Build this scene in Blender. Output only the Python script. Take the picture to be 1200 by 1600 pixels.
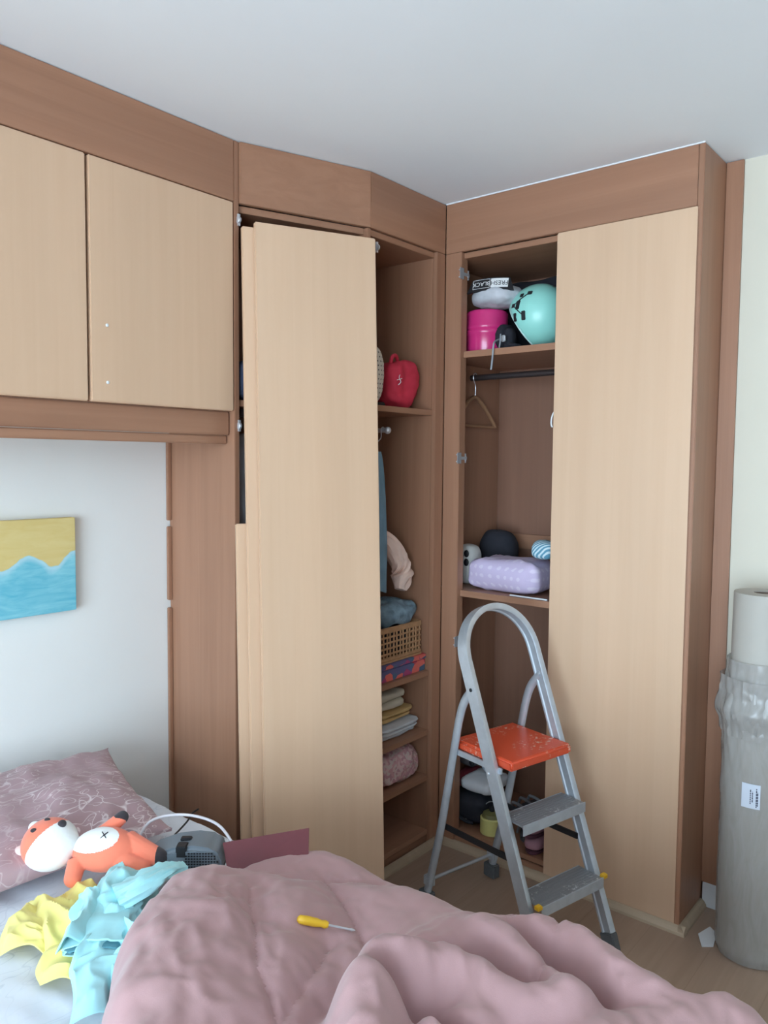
import bpy, bmesh, math, random
from mathutils import Vector, Matrix, noise as mn

sc = bpy.context.scene
COL = sc.collection
for _o in list(bpy.data.objects):
    bpy.data.objects.remove(_o)

# ------------------------------------------------------------------ camera, light, exposure
CAM_YAW, CAM_PITCH, CAM_ROLL, CAM_F = 0.688, 0.0647, 0.0087, 1220.8
EYE = Vector((0.0, 0.0, 1.52))
_F = Vector((math.cos(CAM_YAW), math.sin(CAM_YAW), 0))
_R = Vector((math.sin(CAM_YAW), -math.cos(CAM_YAW), 0))
_U = Vector((0, 0, 1))
_f3 = _F * math.cos(CAM_PITCH) - _U * math.sin(CAM_PITCH)
_u3 = _F * math.sin(CAM_PITCH) + _U * math.cos(CAM_PITCH)
_r = _R * math.cos(CAM_ROLL) + _u3 * math.sin(CAM_ROLL)
_u = _u3 * math.cos(CAM_ROLL) - _R * math.sin(CAM_ROLL)
cd = bpy.data.cameras.new('camera')
cam = bpy.data.objects.new('camera', cd)
COL.objects.link(cam)
cd.sensor_fit = 'VERTICAL'
cd.sensor_height = 36.0
cd.lens = CAM_F / 1600.0 * 36.0
cd.clip_start = 0.05
m3 = Matrix((_r, _u, -_f3)).transposed()
cam.matrix_world = Matrix.Translation(EYE) @ m3.to_4x4()
sc.camera = cam

w = bpy.data.worlds.new('daylight')
sc.world = w
w.use_nodes = True
bg = w.node_tree.nodes['Background']
bg.inputs[0].default_value = (0.80, 0.88, 1.0, 1)
bg.inputs[1].default_value = 1.0

def area_light(name, loc, rot, sx, sy, energy, color):
    l = bpy.data.lights.new(name, 'AREA')
    l.shape = 'RECTANGLE'
    l.size, l.size_y, l.energy, l.color = sx, sy, energy, color
    o = bpy.data.objects.new(name, l)
    COL.objects.link(o)
    o.location, o.rotation_euler = loc, rot
    return o
# daylight entering through the window in the left wall
area_light('window_daylight', (-3.20, -0.55, 1.22), (0, -math.pi / 2, 0), 2.3, 3.3, 355.0, (0.64, 0.835, 1.0))
sun_l = bpy.data.lights.new('sunlight', 'SUN')
sun_l.energy, sun_l.angle, sun_l.color = 30.0, 0.01, (0.72, 0.88, 1.0)
sun_o = bpy.data.objects.new('sunlight', sun_l)
COL.objects.link(sun_o)
sun_o.rotation_euler = Vector((0.50, -0.10, -0.86)).to_track_quat('-Z', 'Y').to_euler()

sc.view_settings.view_transform = 'Standard'
sc.view_settings.look = 'None'
sc.view_settings.gamma = 1.0
sc.view_settings.use_curve_mapping = False
sc.view_settings.exposure = 0.0
sc.cycles.use_denoising = True
sc.cycles.max_bounces = 10
sc.cycles.diffuse_bounces = 6
sc.cycles.sample_clamp_indirect = 6.0

# ------------------------------------------------------------------ helpers: materials
def lin(c):
    return tuple(((v / 255.0) / 12.92 if v / 255.0 <= 0.04045 else ((v / 255.0 + 0.055) / 1.055) ** 2.4) for v in c) + (1.0,)

class NT:
    def __init__(s, name):
        s.m = bpy.data.materials.new(name)
        s.m.use_nodes = True
        s.t = s.m.node_tree
        s.b = s.t.nodes['Principled BSDF']
    def n(s, typ, **kw):
        nd = s.t.nodes.new(typ)
        for k, v in kw.items():
            setattr(nd, k, v)
        return nd
    def l(s, a, b):
        s.t.links.new(a, b)
    def coords(s, scale, rnd=True):
        tc = s.n('ShaderNodeTexCoord')
        mp = s.n('ShaderNodeMapping')
        mp.inputs['Scale'].default_value = scale
        s.l(tc.outputs['Object'], mp.inputs['Vector'])
        if rnd:
            oi = s.n('ShaderNodeObjectInfo')
            mu = s.n('ShaderNodeMath', operation='MULTIPLY')
            mu.inputs[1].default_value = 37.0
            s.l(oi.outputs['Random'], mu.inputs[0])
            s.l(mu.outputs[0], mp.inputs['Location'])
        return mp.outputs['Vector']
    def noise(s, vec, scale, detail=3.0, rough=0.5, dist=0.0):
        nd = s.n('ShaderNodeTexNoise')
        nd.inputs['Scale'].default_value = scale
        nd.inputs['Detail'].default_value = detail
        nd.inputs['Roughness'].default_value = rough
        nd.inputs['Distortion'].default_value = dist
        s.l(vec, nd.inputs['Vector'])
        return nd.outputs[0]
    def ramp(s, fac, stops):
        r = s.n('ShaderNodeValToRGB')
        e = r.color_ramp.elements
        while len(e) > 1:
            e.remove(e[-1])
        e[0].position, e[0].color = stops[0][0], stops[0][1]
        for p, c in stops[1:]:
            x = e.new(p)
            x.color = c
        s.l(fac, r.inputs[0])
        return r.outputs[0]
    def mix(s, fac, a, b, mode='MIX'):
        nd = s.n('ShaderNodeMix', data_type='RGBA', blend_type=mode)
        for sock, v in ((nd.inputs[0], fac), (nd.inputs[6], a), (nd.inputs[7], b)):
            if hasattr(v, 'is_output'):
                s.l(v, sock)
            else:
                sock.default_value = v
        return nd.outputs[2]
    def bump(s, h, strength=0.3, dist=0.002):
        b = s.n('ShaderNodeBump')
        b.inputs['Strength'].default_value = strength
        b.inputs['Distance'].default_value = dist
        s.l(h, b.inputs['Height'])
        s.l(b.outputs[0], s.b.inputs['Normal'])

def plain(name, c, rough=0.6, metal=0.0, var=0.06, scale=18.0, bump=0.0, bscale=300.0, sheen=0.0, coat=0.0):
    t = NT(name)
    c = lin(c)
    v = t.coords((1, 1, 1))
    f = t.noise(v, scale, 3)
    lo = tuple(x * (1 - var) for x in c[:3]) + (1,)
    hi = tuple(min(1, x * (1 + var)) for x in c[:3]) + (1,)
    t.l(t.ramp(f, [(0.3, lo), (0.7, hi)]), t.b.inputs['Base Color'])
    t.b.inputs['Roughness'].default_value = rough
    t.b.inputs['Metallic'].default_value = metal
    t.b.inputs['Sheen Weight'].default_value = sheen
    t.b.inputs['Coat Weight'].default_value = coat
    if bump:
        t.bump(t.noise(v, bscale, 2), bump)
    return t.m

def wood(name, c, dark, axis, rough=0.42, contrast=1.0):
    t = NT(name)
    s = [26.0, 26.0, 26.0]
    s['xyz'.index(axis)] = 0.9
    v = t.coords(tuple(s))
    f = t.noise(v, 1.0, 4, 0.6, 0.6)
    s2 = [5.0, 5.0, 5.0]
    s2['xyz'.index(axis)] = 0.35
    g = t.noise(t.coords(tuple(s2)), 1.0, 2, 0.5, 0.3)
    c, dark = lin(c), lin(dark)
    a = t.ramp(f, [(0.35, dark), (0.62, c)])
    b = t.ramp(g, [(0.30, tuple(x * (1 - 0.10 * contrast) for x in c[:3]) + (1,)), (0.70, tuple(x * (1 + 0.05 * contrast) for x in c[:3]) + (1,))])
    t.l(t.mix(0.55, a, b), t.b.inputs['Base Color'])
    t.b.inputs['Roughness'].default_value = rough
    s3 = [160.0] * 3
    s3['xyz'.index(axis)] = 5.0
    t.bump(t.noise(t.coords(tuple(s3)), 1.0, 2), 0.06, 0.001)
    return t.m

M = {}
BEIGE, BEIGE_D = (213, 179, 149), (206, 170, 139)
BROWN, BROWN_D = (164, 120, 94), (144, 101, 77)
M['beige'] = wood('beech_laminate', BEIGE, BEIGE_D, 'z', 0.32)
M['brown_v'] = wood('brown_laminate_upright', BROWN, BROWN_D, 'z', 0.40, 1.8)
M['brown_x'] = wood('brown_laminate_along_x', BROWN, BROWN_D, 'x', 0.40, 2.0)
M['brown_y'] = wood('brown_laminate_along_y', BROWN, BROWN_D, 'y', 0.40, 2.0)
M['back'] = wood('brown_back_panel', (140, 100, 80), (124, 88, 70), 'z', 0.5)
M['wall'] = plain('wall_paint', (234, 234, 230), 0.85, var=0.012, scale=3, bump=0.08, bscale=120)
M['wall_r'] = plain('cream_wall_paint', (212, 206, 190), 0.85, var=0.012, scale=3, bump=0.08, bscale=120)
M['ceil'] = plain('ceiling_paint', (236, 243, 249), 0.9, var=0.01, scale=3)
M['white'] = plain('white_gloss', (225, 228, 230), 0.4, var=0.02)
M['chrome'] = plain('hinge_steel', (206, 208, 212), 0.30, 0.55, var=0.05)
M['alu'] = plain('brushed_aluminium', (196, 204, 212), 0.45, 0.6, var=0.07, scale=30)
M['black'] = plain('black_plastic', (28, 28, 32), 0.5, var=0.1)
M['blackcloth'] = plain('black_cloth', (36, 36, 44), 0.9, var=0.15, bump=0.2)
M['trim'] = wood('pale_floor_trim', (178, 158, 134), (164, 144, 120), 'y', 0.5)

def floor_mat():
    t = NT('laminate_floor')
    tc = t.n('ShaderNodeTexCoord')
    br = t.n('ShaderNodeTexBrick')
    br.offset = 0.37
    br.inputs['Scale'].default_value = 1.0
    br.inputs['Brick Width'].default_value = 1.25
    br.inputs['Row Height'].default_value = 0.19
    br.inputs['Mortar Size'].default_value = 0.0012
    br.inputs['Color1'].default_value = lin((170, 145, 126))
    br.inputs['Color2'].default_value = lin((165, 140, 121))
    br.inputs['Mortar'].default_value = lin((156, 132, 114))
    t.l(tc.outputs['Object'], br.inputs['Vector'])
    f = t.noise(t.coords((2.0, 34, 1), False), 1.0, 5, 0.6, 0.8)
    g = t.ramp(f, [(0.3, (0.86, 0.85, 0.84, 1)), (0.7, (1, 1, 1, 1))])
    t.l(t.mix(1.0, br.outputs['Color'], g, 'MULTIPLY'), t.b.inputs['Base Color'])
    t.b.inputs['Roughness'].default_value = 0.42
    return t.m
M['floor'] = floor_mat()

def scribble(name, base, line, scale, width, seed_off=0.0, rough=0.85):
    """cloth with thin drawn lines"""
    t = NT(name)
    tc = t.n('ShaderNodeTexCoord')
    v0 = tc.outputs['Object']
    nz = t.n('ShaderNodeTexNoise')
    nz.inputs['Scale'].default_value = scale * 0.6
    nz.inputs['Detail'].default_value = 1
    t.l(v0, nz.inputs['Vector'])
    add = t.n('ShaderNodeVectorMath', operation='MULTIPLY_ADD')
    t.l(nz.outputs['Color'], add.inputs[0])
    add.inputs[1].default_value = (0.09, 0.09, 0.02)
    t.l(v0, add.inputs[2])
    fac = None
    for k, sc_ in enumerate((scale, scale * 1.35, scale * 0.8)):
        mp = t.n('ShaderNodeMapping')
        mp.inputs['Scale'].default_value = (1, 2.4, 0.5)
        mp.inputs['Location'].default_value = (3.1 * k, 1.7 * k, 0.4 * k)
        mp.inputs['Rotation'].default_value = (0, 0, 0.5 + 1.05 * k + seed_off)
        t.l(v0, mp.inputs['Vector'])
        nn_ = t.noise(mp.outputs[0], sc_, 1.5, 0.45, 0.8)
        sb = t.n('ShaderNodeMath', operation='SUBTRACT'); sb.inputs[1].default_value = 0.5
        t.l(nn_, sb.inputs[0])
        ml = t.n('ShaderNodeMath', operation='MULTIPLY'); ml.inputs[1].default_value = 5.0
        t.l(sb.outputs[0], ml.inputs[0])
        fr_ = t.n('ShaderNodeMath', operation='PINGPONG'); fr_.inputs[1].default_value = 0.5
        t.l(ml.outputs[0], fr_.inputs[0])
        r = t.ramp(fr_.outputs[0], [(0.0, (1, 1, 1, 1)), (width, (0, 0, 0, 1))])
        if fac is None:
            fac = r
        else:
            fac = t.mix(1.0, fac, r, 'LIGHTEN')
    msk = t.ramp(t.noise(v0, 5.0, 2), [(0.42, (0.15, 0.15, 0.15, 1)), (0.6, (1, 1, 1, 1))])
    fac = t.mix(1.0, fac, msk, 'MULTIPLY')
    t.l(t.mix(fac, lin(base), lin(line)), t.b.inputs['Base Color'])
    t.b.inputs['Roughness'].default_value = rough
    t.b.inputs['Sheen Weight'].default_value = 0.1
    return t.m
M['pillow'] = scribble('printed_pillowcase', (178, 148, 152), (232, 218, 220), 7.0, 0.05)
M['sheet'] = scribble('printed_sheet', (226, 230, 238), (196, 203, 215), 4.0, 0.04, 0.8)
M['comf'] = plain('mauve_comforter', (176, 138, 138), 0.8, var=0.04, scale=6, bump=0.10, bscale=500, sheen=0.25)

def spots(name, base, dot, scale, size, rough=0.85, rnd=0.0):
    t = NT(name)
    v = t.coords((1, 1, 1), False)
    vo = t.n('ShaderNodeTexVoronoi', voronoi_dimensions='2D')
    vo.inputs['Scale'].default_value = scale
    vo.inputs['Randomness'].default_value = rnd
    sp = t.n('ShaderNodeSeparateXYZ')
    t.l(v, sp.inputs[0])
    ad = t.n('ShaderNodeMath', operation='ADD')
    t.l(sp.outputs[0], ad.inputs[0]); t.l(sp.outputs[1], ad.inputs[1])
    cb = t.n('ShaderNodeCombineXYZ')
    t.l(ad.outputs[0], cb.inputs[0]); t.l(sp.outputs[2], cb.inputs[1])
    t.l(cb.outputs[0], vo.inputs['Vector'])
    f = t.ramp(vo.outputs['Distance'], [(size, (1, 1, 1, 1)), (size + 0.05, (0, 0, 0, 1))])
    t.l(t.mix(f, lin(base), lin(dot)), t.b.inputs['Base Color'])
    t.b.inputs['Roughness'].default_value = rough
    return t.m

def patches(name, cols, scale, rough=0.8):
    t = NT(name)
    v = t.coords((1, 1, 1), False)
    vo = t.n('ShaderNodeTexVoronoi')
    vo.inputs['Scale'].default_value = scale
    t.l(v, vo.inputs['Vector'])
    sep = t.n('ShaderNodeSeparateColor')
    t.l(vo.outputs['Color'], sep.inputs[0])
    n = len(cols)
    r = t.n('ShaderNodeValToRGB')
    r.color_ramp.interpolation = 'CONSTANT'
    e = r.color_ramp.elements
    e[0].position, e[0].color = 0, lin(cols[0])
    e[1].position, e[1].color = 1.0 / n, lin(cols[1])
    for i in range(2, n):
        e.new(i / n).color = lin(cols[i])
    t.l(sep.outputs[0], r.inputs[0])
    t.l(r.outputs[0], t.b.inputs['Base Color'])
    t.b.inputs['Roughness'].default_value = rough
    return t.m

def stripes(name, a, b, scale, rough=0.8):
    t = NT(name)
    v = t.coords((1, 1, 1), False)
    wv = t.n('ShaderNodeTexWave', bands_direction='DIAGONAL')
    wv.inputs['Scale'].default_value = scale
    wv.inputs['Distortion'].default_value = 1.0
    t.l(v, wv.inputs['Vector'])
    t.l(t.ramp(wv.outputs['Fac'], [(0.45, lin(a)), (0.6, lin(b))]), t.b.inputs['Base Color'])
    t.b.inputs['Roughness'].default_value = rough
    return t.m

# ------------------------------------------------------------------ helpers: geometry
W = {}          # world matrices of everything built

def reg(o, parent, local):
    if parent is not None:
        o.parent = parent
        W[o.name] = W[parent.name] @ local
    else:
        W[o.name] = local
    o.matrix_local = local if parent is not None else local
    if parent is None:
        o.matrix_world = local
    return o

def tag(o, label=None, cat=None, group=None, kind=None):
    if label: o['label'] = label
    if cat: o['category'] = cat
    if group: o['group'] = group
    if kind: o['kind'] = kind
    return o

def thing(name, label, cat, loc=(0, 0, 0), rotz=0.0, mat=None, group=None):
    o = bpy.data.objects.new(name, None)
    COL.objects.link(o)
    o.empty_display_size = 0.1
    m = mat if mat is not None else Matrix.Translation(loc) @ Matrix.Rotation(rotz, 4, 'Z')
    reg(o, None, m)
    return tag(o, label, cat, group)

def fold_tube(b, path, rs, seed, flat=.6, n=26):
    """limp cloth tube: lengthwise folds, flattened"""
    N = len(path)
    vs, fs = [], []
    for i, p in enumerate(path):
        t = (path[min(i + 1, N - 1)] - path[max(i - 1, 0)]).normalized()
        sd = t.cross(Vector((0, 0, 1)))
        sd = sd.normalized() if sd.length > .05 else Vector((1, 0, 0))
        up = sd.cross(t).normalized()
        s_ = i / (N - 1)
        for k in range(n):
            a = 2 * math.pi * k / n
            w_ = .78 + .42 * (1 - 2 * abs(mn.noise(Vector((math.cos(a) * 1.7, math.sin(a) * 1.7, s_ * 2.2 + seed))))) + .12 * mn.noise(Vector((math.cos(a) * 4, math.sin(a) * 4, s_ * 7 + seed)))
            vs.append(p + (sd * math.cos(a) + up * math.sin(a) * flat) * rs(s_) * w_)
    for i in range(N - 1):
        for k in range(n):
            fs.append((i * n + k, i * n + (k + 1) % n, (i + 1) * n + (k + 1) % n, (i + 1) * n + k))
    fs.append(tuple(range(n))[::-1])
    fs.append(tuple((N - 1) * n + k for k in range(n)))
    b.add(vs, fs)

class MB:
    def __init__(s):
        s.v, s.f, s.mi = [], [], []
        s.cur = 0
    def add(s, vs, fs):
        k = len(s.v)
        s.v += [Vector(p) for p in vs]
        s.f += [tuple(i + k for i in f) for f in fs]
        s.mi += [s.cur] * len(fs)
        return s
    def box(s, lo, hi, m=None):
        x0, y0, z0 = lo
        x1, y1, z1 = hi
        vs = [(x0, y0, z0), (x1, y0, z0), (x1, y1, z0), (x0, y1, z0), (x0, y0, z1), (x1, y0, z1), (x1, y1, z1), (x0, y1, z1)]
        if m is not None:
            vs = [m @ Vector(p) for p in vs]
        return s.add(vs, [(0, 3, 2, 1), (4, 5, 6, 7), (0, 1, 5, 4), (1, 2, 6, 5), (2, 3, 7, 6), (3, 0, 4, 7)])
    def prism(s, poly, z0, z1):
        n = len(poly)
        vs = [(p[0], p[1], z0) for p in poly] + [(p[0], p[1], z1) for p in poly]
        fs = [tuple(range(n))[::-1], tuple(range(n, 2 * n))] + [(i, (i + 1) % n, n + (i + 1) % n, n + i) for i in range(n)]
        return s.add(vs, fs)
    def lathe(s, prof, n=32, m=None, caps=True):
        vs, fs = [], []
        for r, z in prof:
            for k in range(n):
                a = 2 * math.pi * k / n
                vs.append(Vector((r * math.cos(a), r * math.sin(a), z)))
        for i in range(len(prof) - 1):
            for k in range(n):
                fs.append((i * n + k, i * n + (k + 1) % n, (i + 1) * n + (k + 1) % n, (i + 1) * n + k))
        if caps:
            fs.append(tuple(range(n))[::-1])
            fs.append(tuple((len(prof) - 1) * n + k for k in range(n)))
        if m is not None:
            vs = [m @ p for p in vs]
        return s.add(vs, fs)
    def tube(s, pts, r, n=10, closed=False, rs=None):
        pts = [Vector(p) for p in pts]
        N = len(pts)
        vs, fs = [], []
        up = None
        for i, p in enumerate(pts):
            a = pts[(i - 1) % N] if (i > 0 or closed) else pts[0]
            b = pts[(i + 1) % N] if (i < N - 1 or closed) else pts[-1]
            t = (b - a).normalized()
            if up is None:
                up = Vector((0, 0, 1)) if abs(t.z) < 0.9 else Vector((1, 0, 0))
            up = (up - t * up.dot(t)).normalized()
            sd = t.cross(up)
            rr = rs[i] if rs else r
            for k in range(n):
                ang = 2 * math.pi * k / n
                vs.append(p + (up * math.cos(ang) + sd * math.sin(ang)) * rr)
        for i in range(N if closed else N - 1):
            j = (i + 1) % N
            for k in range(n):
                fs.append((i * n + k, i * n + (k + 1) % n, j * n + (k + 1) % n, j * n + k))
        if not closed:
            fs.append(tuple(range(n))[::-1])
            fs.append(tuple((N - 1) * n + k for k in range(n)))
        return s.add(vs, fs)
    def sweep(s, pts, frames, prof):
        """prof: list of (a,b) offsets along the two frame vectors"""
        n = len(prof)
        vs, fs = [], []
        for p, (e1, e2) in zip(pts, frames):
            for a, b in prof:
                vs.append(Vector(p) + e1 * a + e2 * b)
        for i in range(len(pts) - 1):
            for k in range(n):
                fs.append((i * n + k, i * n + (k + 1) % n, (i + 1) * n + (k + 1) % n, (i + 1) * n + k))
        fs.append(tuple(range(n))[::-1])
        fs.append(tuple((len(pts) - 1) * n + k for k in range(n)))
        return s.add(vs, fs)
    def blob(s, c, h, e=(0.5, 0.5), amp=0.0, freq=8.0, seed=0, m=None, nu=40, nv=24, ridg=False):
        """superellipsoid with half sizes h, squareness e, wrinkled by noise"""
        def pw(x, p):
            return math.copysign(abs(x) ** p, x)
        vs, fs = [], []
        so = Vector((seed * 7.3, seed * 3.1, seed * 5.7))
        c = Vector(c)
        for j in range(nv + 1):
            ph = -math.pi / 2 + math.pi * j / nv
            for i in range(nu):
                th = 2 * math.pi * i / nu
                d = Vector((pw(math.cos(ph), e[0]) * pw(math.cos(th), e[1]), pw(math.cos(ph), e[0]) * pw(math.sin(th), e[1]), pw(math.sin(ph), e[0])))
                p = Vector((d.x * h[0], d.y * h[1], d.z * h[2]))
                if amp:
                    q = p * freq + so
                    nz = (1 - abs(mn.noise(q)) * 2.2) if ridg else mn.fractal(q, 0.7, 2.0, 3)
                    dn = Vector((d.x / h[0], d.y / h[1], d.z / h[2])).normalized()
                    p = p + dn * nz * amp
                vs.append(p)
        for j in range(nv):
            for i in range(nu):
                fs.append((j * nu + i, j * nu + (i + 1) % nu, (j + 1) * nu + (i + 1) % nu, (j + 1) * nu + i))
        if m is not None:
            vs = [m @ p for p in vs]
        return s.add([p + c for p in vs], fs)
    def build(s, name, mats, parent=None, local=False, bevel=0.0, seg=2, smooth=None, weld=0.0, base=True):
        vs = s.v
        if parent is not None and not local:
            inv = W[parent.name].inverted()
            vs = [inv @ p for p in vs]
        lo = Vector([min(p[i] for p in vs) for i in range(3)])
        hi = Vector([max(p[i] for p in vs) for i in range(3)])
        c = (lo + hi) / 2
        if parent is None and base:
            c.z = lo.z
        me = bpy.data.meshes.new(name)
        me.from_pydata([p - c for p in vs], [], s.f)
        me.polygons.foreach_set('material_index', s.mi)
        if not isinstance(mats, (list, tuple)):
            mats = [mats]
        for mt in mats:
            me.materials.append(M[mt] if isinstance(mt, str) else mt)
        bm = bmesh.new()
        bm.from_mesh(me)
        if weld:
            bmesh.ops.remove_doubles(bm, verts=bm.verts, dist=weld)
        bmesh.ops.recalc_face_normals(bm, faces=bm.faces)
        if bevel:
            bmesh.ops.bevel(bm, geom=[e for e in bm.edges if e.is_manifold and e.calc_face_angle(0) > 0.6], offset=bevel, segments=seg, affect='EDGES', clamp_overlap=True)
        bm.to_mesh(me)
        bm.free()
        if smooth is None:
            smooth = True
        if smooth:
            me.polygons.foreach_set('use_smooth', [True] * len(me.polygons))
            me.set_sharp_from_angle(angle=math.radians(42))
        o = bpy.data.objects.new(name, me)
        COL.objects.link(o)
        return reg(o, parent, Matrix.Translation(c))

def bx(name, mat, parent, lo, hi, bevel=0.0015, local=False):
    return MB().box(lo, hi).build(name, mat, parent, local=local, bevel=bevel)

def smoothpath(pts, n=8):
    pts = [Vector(p) for p in pts]
    out = []
    P = [pts[0]] + pts + [pts[-1]]
    for i in range(1, len(P) - 2):
        for k in range(n):
            t = k / n
            a, b, c, d = P[i - 1], P[i], P[i + 1], P[i + 2]
            out.append(0.5 * ((2 * b) + (c - a) * t + (2 * a - 5 * b + 4 * c - d) * t * t + (3 * b - a - 3 * c + d) * t ** 3))
    out.append(pts[-1])
    return out

def structure(o):
    o['kind'] = 'structure'
    return o

# ------------------------------------------------------------------ the room
H = 2.5
XW0, XW1, YW0, YW1 = -3.0, 2.729, -2.4, 2.274
NX, NY = 3.02, 0.750           # recess that holds the right-hand wardrobe
structure(bx('floor', 'floor', None, (XW0 - .1, YW0 - .1, -0.06), (NX + .1, YW1 + .1, 0), 0))
structure(bx('ceiling', 'ceil', None, (XW0 - .1, YW0 - .1, H), (NX + .1, YW1 + .1, H + .08), 0))
structure(bx('wall_back', 'wall', None, (XW0 - .1, YW1, 0), (NX + .1, YW1 + .1, H), 0))
structure(bx('wall_front', plain('bounce_dimming_wall', (150, 141, 133), .85, var=.02, scale=3), None, (XW0 - .1, YW0 - .1, 0), (NX + .1, YW0, H), 0))  # unseen wall, colour darkened to cut bounce light into the open wardrobes
_b = MB()
_b.prism([(XW1, YW0), (NX + .1, YW0), (NX + .1, YW1), (NX, YW1), (NX, NY), (XW1, NY)], 0, H)
structure(_b.build('wall_right', 'wall_r', None, smooth=False))
WY0, WY1, WZ0, WZ1 = -2.15, 1.10, 0.06, 2.36
_b = MB()
_b.box((XW0 - .1, YW0, 0), (XW0, WY0, H)).box((XW0 - .1, WY1, 0), (XW0, YW1, H))
_b.box((XW0 - .1, WY0, 0), (XW0, WY1, WZ0)).box((XW0 - .1, WY0, WZ1), (XW0, WY1, H))
structure(_b.build('wall_left', 'wall', None, smooth=False))
win = bpy.data.objects.new('window_1', None)
COL.objects.link(win)
reg(win, None, Matrix.Translation((XW0 - .05, (WY0 + WY1) / 2, WZ0)))
structure(win)
_b = MB()
for y0, y1 in ((WY0, WY0 + .05), (WY1 - .05, WY1), ((WY0 + WY1) / 2 - .03, (WY0 + WY1) / 2 + .03)):
    _b.box((XW0 - .08, y0, WZ0), (XW0 - .03, y1, WZ1))
_b.box((XW0 - .08, WY0, WZ0), (XW0 - .03, WY1, WZ0 + .05)).box((XW0 - .08, WY0, WZ1 - .05), (XW0 - .03, WY1, WZ1))
_b.build('window_frame', 'white', win)
bx('window_sill', 'white', win, (XW0 - .02, WY0 - .04, WZ0 - .03), (XW0 + .1, WY1 + .04, WZ0))
_t = NT('window_glass')
_tr = _t.n('ShaderNodeBsdfTransparent')
_gl = _t.n('ShaderNodeBsdfGlossy')
_gl.inputs['Roughness'].default_value = 0.02
_mx = _t.n('ShaderNodeMixShader')
_mx.inputs[0].default_value = 0.06
_t.l(_tr.outputs[0], _mx.inputs[1]); _t.l(_gl.outputs[0], _mx.inputs[2])
_t.l(_mx.outputs[0], _t.t.nodes['Material Output'].inputs['Surface'])
for y0, y1 in ((WY0 + .05, (WY0 + WY1) / 2 - .03), ((WY0 + WY1) / 2 + .03, WY1 - .05)):
    bx('pane', _t.m, win, (XW0 - .058, y0, WZ0 + .05), (XW0 - .052, y1, WZ1 - .05), 0)

# skirting along the right wall, chipped where it meets the wardrobe
_b = MB()
_b.prism([(XW1 - .014, YW0), (XW1, YW0), (XW1, .765), (XW1 - .010, .80), (XW1 - .014, .79)], 0.0, 0.085)
structure(_b.build('baseboard_right', 'white', None, bevel=.002))

# ------------------------------------------------------------------ overhead cabinet above the bed
YA, YC, XD = 1.926, 1.762, 2.503
XAB, XBC = 1.603, 2.061
ZF0, ZF1 = 2.313, 2.498       # cornice band
oc = thing('overhead_cabinet', 'wall-hung cabinet with pale beech doors and brown cornice above the bed', 'cabinet', (0.87, 2.1, 1.57))
AX0 = 0.13
bx('fascia', 'brown_x', oc, (AX0, YA, ZF0 + .002), (XAB - .001, YA + .018, ZF1))
bx('side_panel', 'brown_v', oc, (AX0, YA + .02, 1.672), (AX0 + .018, YW1 - .002, ZF1))
bx('bottom_panel', 'brown_x', oc, (AX0 + .018, YA + .02, 1.672), (XAB - .001, YW1 - .002, 1.690))
bx('top_panel', 'brown_x', oc, (AX0 + .018, YA + .02, 2.30), (XAB - .001, YW1 - .002, 2.316))
bx('back_panel', 'back', oc, (AX0 + .018, YW1 - .012, 1.692), (XAB - .001, YW1 - .003, 2.298))
bx('valance', 'brown_x', oc, (AX0, YA + .022, 1.598), (XAB - .004, YA + .040, 1.671), .003)
bx('valance_lip', 'brown_x', oc, (AX0, YA + .034, 1.570), (XAB - .004, YA + .050, 1.597), .003)
for x0, x1 in ((0.140, 0.623), (0.627, 1.110), (1.118, 1.600)):
    d = bx('door', 'beige', oc, (x0, YA, 1.673), (x1, YA + .018, ZF0 - .001), .003)
    if x0 > 1:
        for zc in (1.878, 1.726):
            MB().lathe([(0.0045, 0), (0.0045, .0015), (.002, .003)], 12, Matrix.Translation((1.166, YA, zc)) @ Matrix.Rotation(math.pi / 2, 4, 'X')).build('screw_cap', 'white', d)

def hinge_mesh(b, m):
    """cup hinge: plate on the panel, arm forward, cup outside"""
    b.box((-.0015, -.030, -.028), (.0015, .004, .028), m)
    b.box((0, -.012, -.008), (.010, .050, .008), m)
    b.box((.001, .046, -.024), (.012, .054, .024), m)
    b.lathe([(.004, 0), (.004, .013)], 10, m @ Matrix.Translation((0, -.02, .018)) @ Matrix.Rotation(math.pi / 2, 4, 'Y'))
    b.lathe([(.004, 0), (.004, .013)], 10, m @ Matrix.Translation((0, -.02, -.018)) @ Matrix.Rotation(math.pi / 2, 4, 'Y'))
    b.lathe([(.014, 0), (.014, .010), (.011, .012)], 18, m @ Matrix.Translation((.003, .050, 0)) @ Matrix.Rotation(math.pi / 2, 4, 'Y'))

def hinge(parent, loc, rotz, flip=False):
    b = MB()
    m = Matrix.Translation(loc) @ Matrix.Rotation(rotz, 4, 'Z')
    if flip:
        m = m @ Matrix.Scale(-1, 4, (1, 0, 0))
    hinge_mesh(b, m @ Matrix.Scale(.74, 4))
    return b.build('hinge', 'chrome', parent)

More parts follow.
